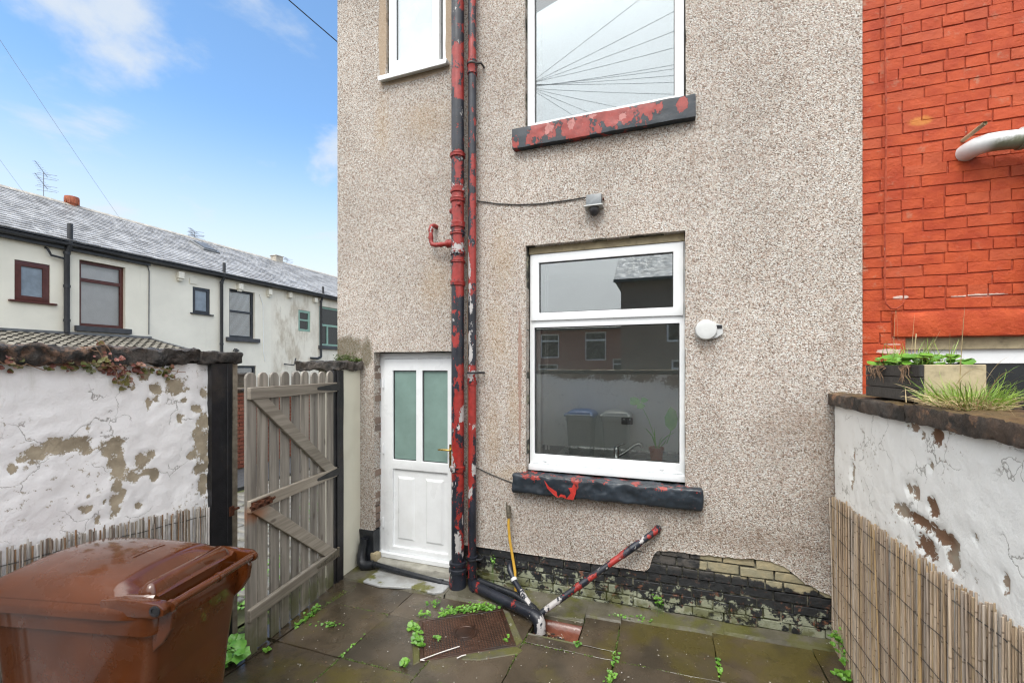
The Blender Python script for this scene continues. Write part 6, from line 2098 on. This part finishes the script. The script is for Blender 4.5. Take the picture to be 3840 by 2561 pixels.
h1 = terrace_house('cream terraced house with brown window frames and a tiled lean-to', .3, 5.45, 'cream_render_clean', [(2.448, 3.12, 3.66, 4.68), (3.735, 4.835, 3.12, 4.98)], .20)
w = twin(h1, 'small brown-framed window', 2.45, 3.115, 3.665, 4.675, 'brown_upvc', one, .02, fr=.13, gl='frosted_far')
w = twin(h1, 'tall brown-framed window with vertical blinds', 3.738, 4.832, 3.125, 4.978, 'brown_upvc', two, .10, fr=.085)
blinds(w, 'vertical', 3.76, 4.8, 3.15, 4.95)
tsill(h1, 2.33, 3.24, 3.66, .045, 'brown_upvc', .08); tsill(h1, 3.62, 4.96, 3.12, .15, 'grey_sill', .10)
tpipe(h1, 3.44, 2.9, .062, .50)
mb = MB(); mb.tube([(XT + .02, 3.02, 5.12), (XT + .10, 3.03, 5.08), (XT + .10, 3.10, 4.93), (XT + .10, 3.44, 4.90)], .028, 10); mb.build('overflow', MAT['gutter_black'], h1, smooth=50)
mb = MB(); mb.tube([(XT + .02, 5.40, EAVE - .1), (XT + .02, 5.47, 5.0), (XT + .02, 5.46, 3.0)], .016, 6); mb.build('cable', MAT['lead_flashing'], h1)
# the lean-to, its tiles one by one
mb = MB(); mb.box(-15.5, -12.7, .3, 5.45, -.2, 2.15); mb.build('lean_to_wall', MAT['cream_render_clean'], h1)
H1 = Vector(h1.location)
mb = MB(); mb.prism([(-15.49, .3, 2.80), (-12.4, .3, 2.16), (-12.4, .3, 2.10), (-15.49, .3, 2.10)], (0, 5.2, 0)); mb.build('lean_to_roof', MAT['gutter_black'], h1)
mm = MB()
mm.add([(-.17, -.066, .0), (.17, -.066, .0), (.17, -.03, .045), (-.17, -.03, .045), (.17, .03, .045), (-.17, .03, .045), (.17, .066, .0), (-.17, .066, .0), (.17, -.066, -.03), (.17, .066, -.03), (-.17, -.066, -.03), (-.17, .066, -.03)],
       [(0, 1, 2, 3), (3, 2, 4, 5), (5, 4, 6, 7), (0, 3, 5, 7, 11, 10), (0, 10, 8, 1), (7, 6, 9, 11)])
lt = mm.build('roof_tile', MAT['lean_to_tile'], h1, local=True, link=False)
slope = math.atan2(.64, 3.09)
for i in range(11):
    for j in range(19):
        y = 1.72 + j * .2
        s = .12 + i * .285
        if y < 1.6: continue
        copy_obj(lt, h1, Vector((-15.49 + s * math.cos(slope), y, 2.83 - s * math.sin(slope) + .015)) - H1, (0, slope - .10, rnd.uniform(-.02, .02)))
mb = MB(); mb.prism([(-15.49, 5.44, 2.80), (-12.4, 5.44, 2.16), (-12.4, 5.44, 2.25), (-15.49, 5.44, 2.90)], (0, .09, 0)); mb.build('lean_to_verge', MAT['lead_flashing'], h1)
mb = MB(); mb.box(-15.52, -15.40, .3, 5.5, 2.86, 2.93); mb.build('lean_to_flashing', MAT['lead_flashing'], h1)

h2 = terrace_house('cream terraced house with dark grey window frames', 5.45, 10.0, 'cream_render_bright', [(6.83, 7.44, 3.85, 4.76), (8.17, 9.25, 3.09, 4.925), (8.10, 9.30, .95, 2.02)], .12)
twin(h2, 'small dark grey window', 6.832, 7.438, 3.853, 4.758, 'anthracite', one, .02, fr=.10, gl='frosted_far')
w = twin(h2, 'tall dark grey window with white slatted blinds', 8.172, 9.248, 3.095, 4.922, 'anthracite', [(0, 1, 0, .53), (0, 1, .58, 1)], .09, fr=.085)
blinds(w, 'slats', 8.2, 9.2, 3.15, 4.88)
twin(h2, 'ground floor dark grey window', 8.102, 9.298, .955, 2.015, 'anthracite', one, .05, fr=.09)
tsill(h2, 6.74, 7.54, 3.85, .04, 'anthracite', .07); tsill(h2, 8.03, 9.42, 3.09, .15, 'grey_sill')
tpipe(h2, 7.82, .2, .052, .42)
mb = MB(); mb.tube([(XT + .02, 9.45, 4.9), (XT + .02, 9.60, 4.5), (XT + .02, 9.62, 2.6), (XT + .02, 9.70, 2.2)], .016, 6); mb.build('cable', MAT['blind_white'], h2)
for y, s in ((6.37, .15), (8.55, .15), (9.86, .13)):
    mb = MB(); mb.box(XT + .003, XT + .16, y - s * .6, y + s * .6, EAVE - .42, EAVE - .20); mb.box(XT + .003, XT + .11, y - s * .45, y + s * .45, EAVE - .50, EAVE - .42); mb.build('corbel', MAT['cream_render_bright'], h2, bevel=.01)
mb = MB(); mb.box(XT + .003, XT + .03, 6.72, 6.98, 4.85, 5.03); mb.build('vent_plate', MAT['cream_render_bright'], h2)
lmp = thing('wall_lamp', 'dark lamp on the cream wall above the ground floor window', 'lamp', (XT, 8.32, 2.58))
mb = MB(); mb.lathe((XT + .16, 8.33, 2.66), (.3, 0, -1), [(0, .02), (.03, .05), (.09, .09), (.10, .085)], 14); mb.tube([(XT, 8.33, 2.58), (XT + .08, 8.33, 2.66), (XT + .16, 8.33, 2.65)], .02, 8); mb.build('shade', MAT['gutter_black'], lmp, smooth=50)
sky_w = None
mb = MB()
sl = math.atan2(RZ - EAVE, -(RX - XT))
mb.obox((-18.25, 9.2, 6.98), (.95, .72, .12), Matrix.Rotation(sl, 3, 'Y')); rl_ = mb.build('rooflight', MAT['lead_flashing'], h2, bevel=.02)
mb = MB(); mb.obox((-18.23, 9.2, 7.055), (.75, .52, .02), Matrix.Rotation(sl, 3, 'Y')); mb.build('pane', MAT['lead_flashing'], rl_)

h3 = terrace_house('stained cream terraced house with sage green window frames', 10.0, 15.0, 'cream_render_stained', [(11.43, 12.12, 3.58, 4.53), (12.68, 14.1, 2.99, 4.87)], .10)
twin(h3, 'small sage green window of two lights', 11.432, 12.118, 3.585, 4.525, 'sage_upvc', [(0, 1, 0, .50), (0, 1, .60, 1)], .02, fr=.10)
w = twin(h3, 'large sage green window of three lights', 12.682, 14.098, 2.995, 4.865, 'sage_upvc', [(0, 1, .56, 1), (0, .36, 0, .5), (.44, 1, 0, .5)], .06, fr=.09)
tsill(h3, 12.6, 14.2, 2.99, .16, 'grey_sill')
tpipe(h3, 12.70, 2.45, .05, .40)
mb = MB(); mb.tube([(XT + .10, 12.68, 2.45), (XT + .10, 12.45, 2.36), (XT + .10, 12.05, 2.38)], .055, 10); mb.build('waste_pipe', MAT['gutter_black'], h3, smooth=50)
mb = MB(); mb.tube([(XT + .05, 10.6, 2.1), (XT + .3, 10.9, 2.05), (XT + .3, 11.0, 2.35)], .03, 8); mb.build('bracket', MAT['gutter_black'], h3)
for y in (10.9, 12.35):
    mb = MB(); mb.box(XT + .003, XT + .15, y - .09, y + .09, EAVE - .38, EAVE - .17); mb.build('corbel', MAT['cream_render_stained'], h3, bevel=.01)
h4 = terrace_house('farthest terraced house, only its roof showing past the pebbledashed corner', 15.0, 20.0, 'cream_render_clean', [(16.4, 17.0, 3.6, 4.6), (17.7, 19.0, 3.0, 4.9)], .10)
twin(h4, None, 16.402, 16.998, 3.605, 4.595, 'upvc_white', one, .03); twin(h4, None, 17.702, 18.998, 3.005, 4.895, 'upvc_white', two, .06)

# pots and aerials on the ridge
cpz = RZ + .04
cw = thing('chimney_pot', 'small terracotta flue pot on the ridge of the nearest terrace roof', 'chimney pot', (RX, 5.45, cpz))
mb = MB(); mb.lathe((RX, 5.45, cpz - .1), (0, 0, 1), [(0, .12), (.12, .13), (.14, .16), (.30, .20), (.38, .19), (.38, .15)], 18); mb.build('pot', MAT['terracotta'], cw, smooth=30)
mb = MB()
for k in range(9):
    a = k * 2 * math.pi / 9
    mb.obox((RX + .185 * math.cos(a), 5.45 + .185 * math.sin(a), cpz + .13), (.03, .03, .2), Matrix.Rotation(a, 3, 'Z'))
mb.build('rib', MAT['terracotta'], cw)
c2_ = thing('chimney_pot', 'pale square vent block on the far ridge', 'chimney pot', (RX, 13.9, cpz))
mb = MB(); mb.box(RX - .2, RX + .2, 13.68, 14.12, cpz - .1, cpz + .22); mb.box(RX - .23, RX + .23, 13.65, 14.15, cpz + .22, cpz + .27); mb.build('block', MAT['stone_ridge'], c2_, bevel=.01)


def aerial(label, y, z0, h, scale, arms):
    a = thing('aerial', label, 'aerial', (RX, y, z0), group='television aerials on the terrace ridge')
    mb = MB(); mb.tube([(RX, y, z0), (RX, y, z0 + h)], .014 * scale, 6); mb.build('mast', MAT['aerial_metal'], a)
    for (dz, tilt) in arms:
        mb = MB()
        c = Vector((RX, y, z0 + h + dz))
        d = Vector((.45, -.62, .42 * tilt)) * scale
        mb.tube([c - d * .35, c + d * .75], .010 * scale, 6)
        for k in range(7):
            p = c + d * (-.3 + .16 * k)
            s = Vector((.2, .26, -.05)) * scale * (1.25 if k == 0 else .62 - .05 * k)
            mb.tube([p - s, p + s], .007 * scale, 5)
        p = c - d * .3
        for q in (.12, -.12): mb.tube([p + Vector((-.22, -.28, q)) * scale, p + Vector((.22, .28, q)) * scale], .010 * scale, 5)
        mb.build('antenna', MAT['aerial_metal'], a)


aerial('two-tier television aerial above the nearest terrace roof', 4.72, RZ - .1, .98, .68, ((0, 1.0), (-.40, 1.0)))
aerial('small television aerial near the rooflight', 9.62, RZ - .1, .42, .8, ((0, .2), (-.16, .2)))
aerial('faint television aerial on the far ridge', 14.55, RZ - .1, .36, .7, ((0, .2),))

# ------------------------------------------------------------------ overhead wires
def wire(label, a, b, sag, r=.006, mat='wire_black', group=None):
    mb = MB()
    a, b = Vector(a), Vector(b)
    mb.tube([a.lerp(b, i / 16) - Vector((0, 0, sag * 4 * (i / 16) * (1 - i / 16))) for i in range(17)], r, 6)
    return tag(mb.build('overhead_wire', MAT[mat], normals=False), label, 'wire', group)


wire('dark overhead wire coming down to the corner of the pebbledashed house', (-3.28, .3, 5.42), (-7.0, -6.0, 8.8), .12, .0055)
wire('faint overhead wire crossing the sky above the terrace roof', (XT + .1, 5.35, 5.45), (-2.95, -6.3, 9.3), .25, .0032, 'blind_grey')
wire('second faint overhead wire at the left edge of the sky', (XT + .1, 3.2, 5.5), (-2.95, -6.3, 9.35), .3, .0026, 'blind_grey')
# the pole behind the yard and its fan of wires: seen in the upstairs window
tpz = thing('telegraph_pole', 'telegraph pole behind the yard, its wires mirrored in the upstairs window', 'pole', (-3.4, -6.6, -.2))
mb = MB(); mb.tube([(-3.4, -6.6, -.2), (-3.4, -6.6, 9.4)], [.13, .09], 12); mb.build('pole', MAT['pole_wood'], tpz, smooth=50)
fan = 'top|second from the top|third from the top|fourth from the top|fifth from the top|sixth from the top|seventh, near the middle,|fifth from the bottom|fourth from the bottom|third from the bottom|second from the bottom|lowest'.split('|')
for i, (x, y, z, s) in enumerate(((4.5, -1.5, 8.9, .05), (5.5, -2.5, 8.6, .15), (6.5, -3.5, 8.6, .2), (8.0, -4.5, 8.5, .25), (9.0, -5.5, 8.3, .3), (9.5, -6.0, 8.2, .3), (10.0, -6.6, 7.9, .3), (10.0, -7.2, 7.6, .3), (10.0, -8.0, 7.3, .3), (9.0, -10.0, 6.6, .3), (7.0, -12.0, 6.0, .2), (5.0, -13.0, 5.6, .2))):
    wire('the ' + fan[i] + ' of the wires fanning across the upstairs window reflection', (-3.4, -6.6, 9.0 + .03 * (i % 4)), (x, y, z), s, .0042, group='wires fanning from the telegraph pole')

# ------------------------------------------------------------------ behind the camera, mirrored in the kitchen window
bw = thing('back_wall', 'white rendered wall closing the yard, mirrored in the kitchen window', 'wall', (-.9, -6.0, 0))
m = MB()
for i in range(60):
    for j in range(24):
        y, z = -2.98 + 4.3 * i / 59, -.2 + 2.0 * j / 23
        m.v.append((y, -5.9 + .01 * fbm(y, z, 1, 3), z))
for i in range(59):
    for j in range(23):
        m.f.append((i * 24 + j, (i + 1) * 24 + j, (i + 1) * 24 + j + 1, i * 24 + j + 1)); m.m.append(0)
BP = [(-2.0, 1.77, .5, .09), (-1.2, 1.75, .4, .10), (-.5, 1.74, .3, .11), (.2, 1.66, .3, .14), (.6, 1.1, .2, .12)]
m.a['peel'] = [patches(BP, 0)(*p) for p in m.v]; m.a['soil'] = [.4] * len(m.v)
m.build('render', MAT['peeling_white_paint_on_brick'], bw, smooth=60)
m = MB(); m.box(-3.2, 1.36, -6.12, -5.93, -.2, 1.82); m.build('brick_core', MAT['far_brick_brown'], bw)
m = rough_slab(-3.2, 1.36, -6.16, -5.86, 1.82, 1.90, .08, .012, 61)
m.build('coping_stone', MAT['weathered_coping_stone'], bw, smooth=60)
wheelie_bin('grey wheelie bin with a blue lid by the back wall, mirrored in the kitchen window', (-1.75, -5.15, -.05), R(90), MAT['grey_bin_plastic'], MAT['blue_bin_plastic'], group='bins by the back wall')
wheelie_bin('plain grey wheelie bin by the back wall, mirrored in the kitchen window', (-1.0, -5.15, -.04), R(90), MAT['grey_bin_plastic'], MAT['grey_bin_plastic'], group='bins by the back wall')


def rear_house(label, x0, x1, Y, eave, ridge, depth, mat, wins, kind='upvc_white'):
    h = thing('brick_house', label, 'house', ((x0 + x1) / 2, Y - depth, 0), group='brick houses behind the yard')
    mp = lambda a, b, d: (a, Y - d, b)
    mb = MB(); panel(mb, mp, x0, x1, -.2, eave, [w[:4] for w in wins], 9e9, .12, edge=.2); mb.build('wall', MAT[mat], h)
    mb = MB(); mb.box(x0, x1, Y - 2 * depth, Y - .25, -.2, eave - .01); mb.build('shell', MAT['far_brick_brown'], h)
    mb = MB(); mb.prism([(x0 - .3, Y + .3, eave), (x0 - .3, Y - depth, ridge), (x0 - .3, Y - 2 * depth - .3, eave)], (x1 - x0 + .6, 0, 0)); mb.build('roof', MAT['roof_slate'], h)
    mb = MB(); mb.box(x0 - .3, x1 + .3, Y + .28, Y + .42, eave - .12, eave + .01); mb.build('gutter', MAT['gutter_black'], h)
    for (a0, a1, b0, b1, *rest) in wins:
        w = frame(h, 'window', mp, a0, a1, b0, b1, [(a0 + .08, a1 - .08, b0 + .08, b0 + (b1 - b0) * .68), (a0 + .08, a1 - .08, b0 + (b1 - b0) * .74, b1 - .08)], .06, .04, kind, .0)
        pane(w, mp, a0 + .08, a1 - .08, b0 + .08, b1 - .08, .09, 'dark_glass')
    return h


rear_house('brown brick house with a slate roof, mirrored at the right of the kitchen window', -2.0, 9.0, -16.8, 5.95, 9.2, 4.5, 'far_brick_brown', [(.0, 1.2, 3.1, 4.6), (3.2, 4.4, 3.0, 4.6), (.2, 1.5, .9, 2.3)])
rear_house('low red brick row with white windows, mirrored in the kitchen window', -14.5, -2.2, -30.0, 5.0, 6.6, 4.0, 'far_brick_red', [(-12.8, -11.2, 2.7, 4.5), (-9.6, -8.1, 2.7, 4.6), (-6.0, -4.4, 2.5, 4.7), (-3.9, -2.9, 1.2, 2.6), (-9.8, -8.2, .8, 2.2)])
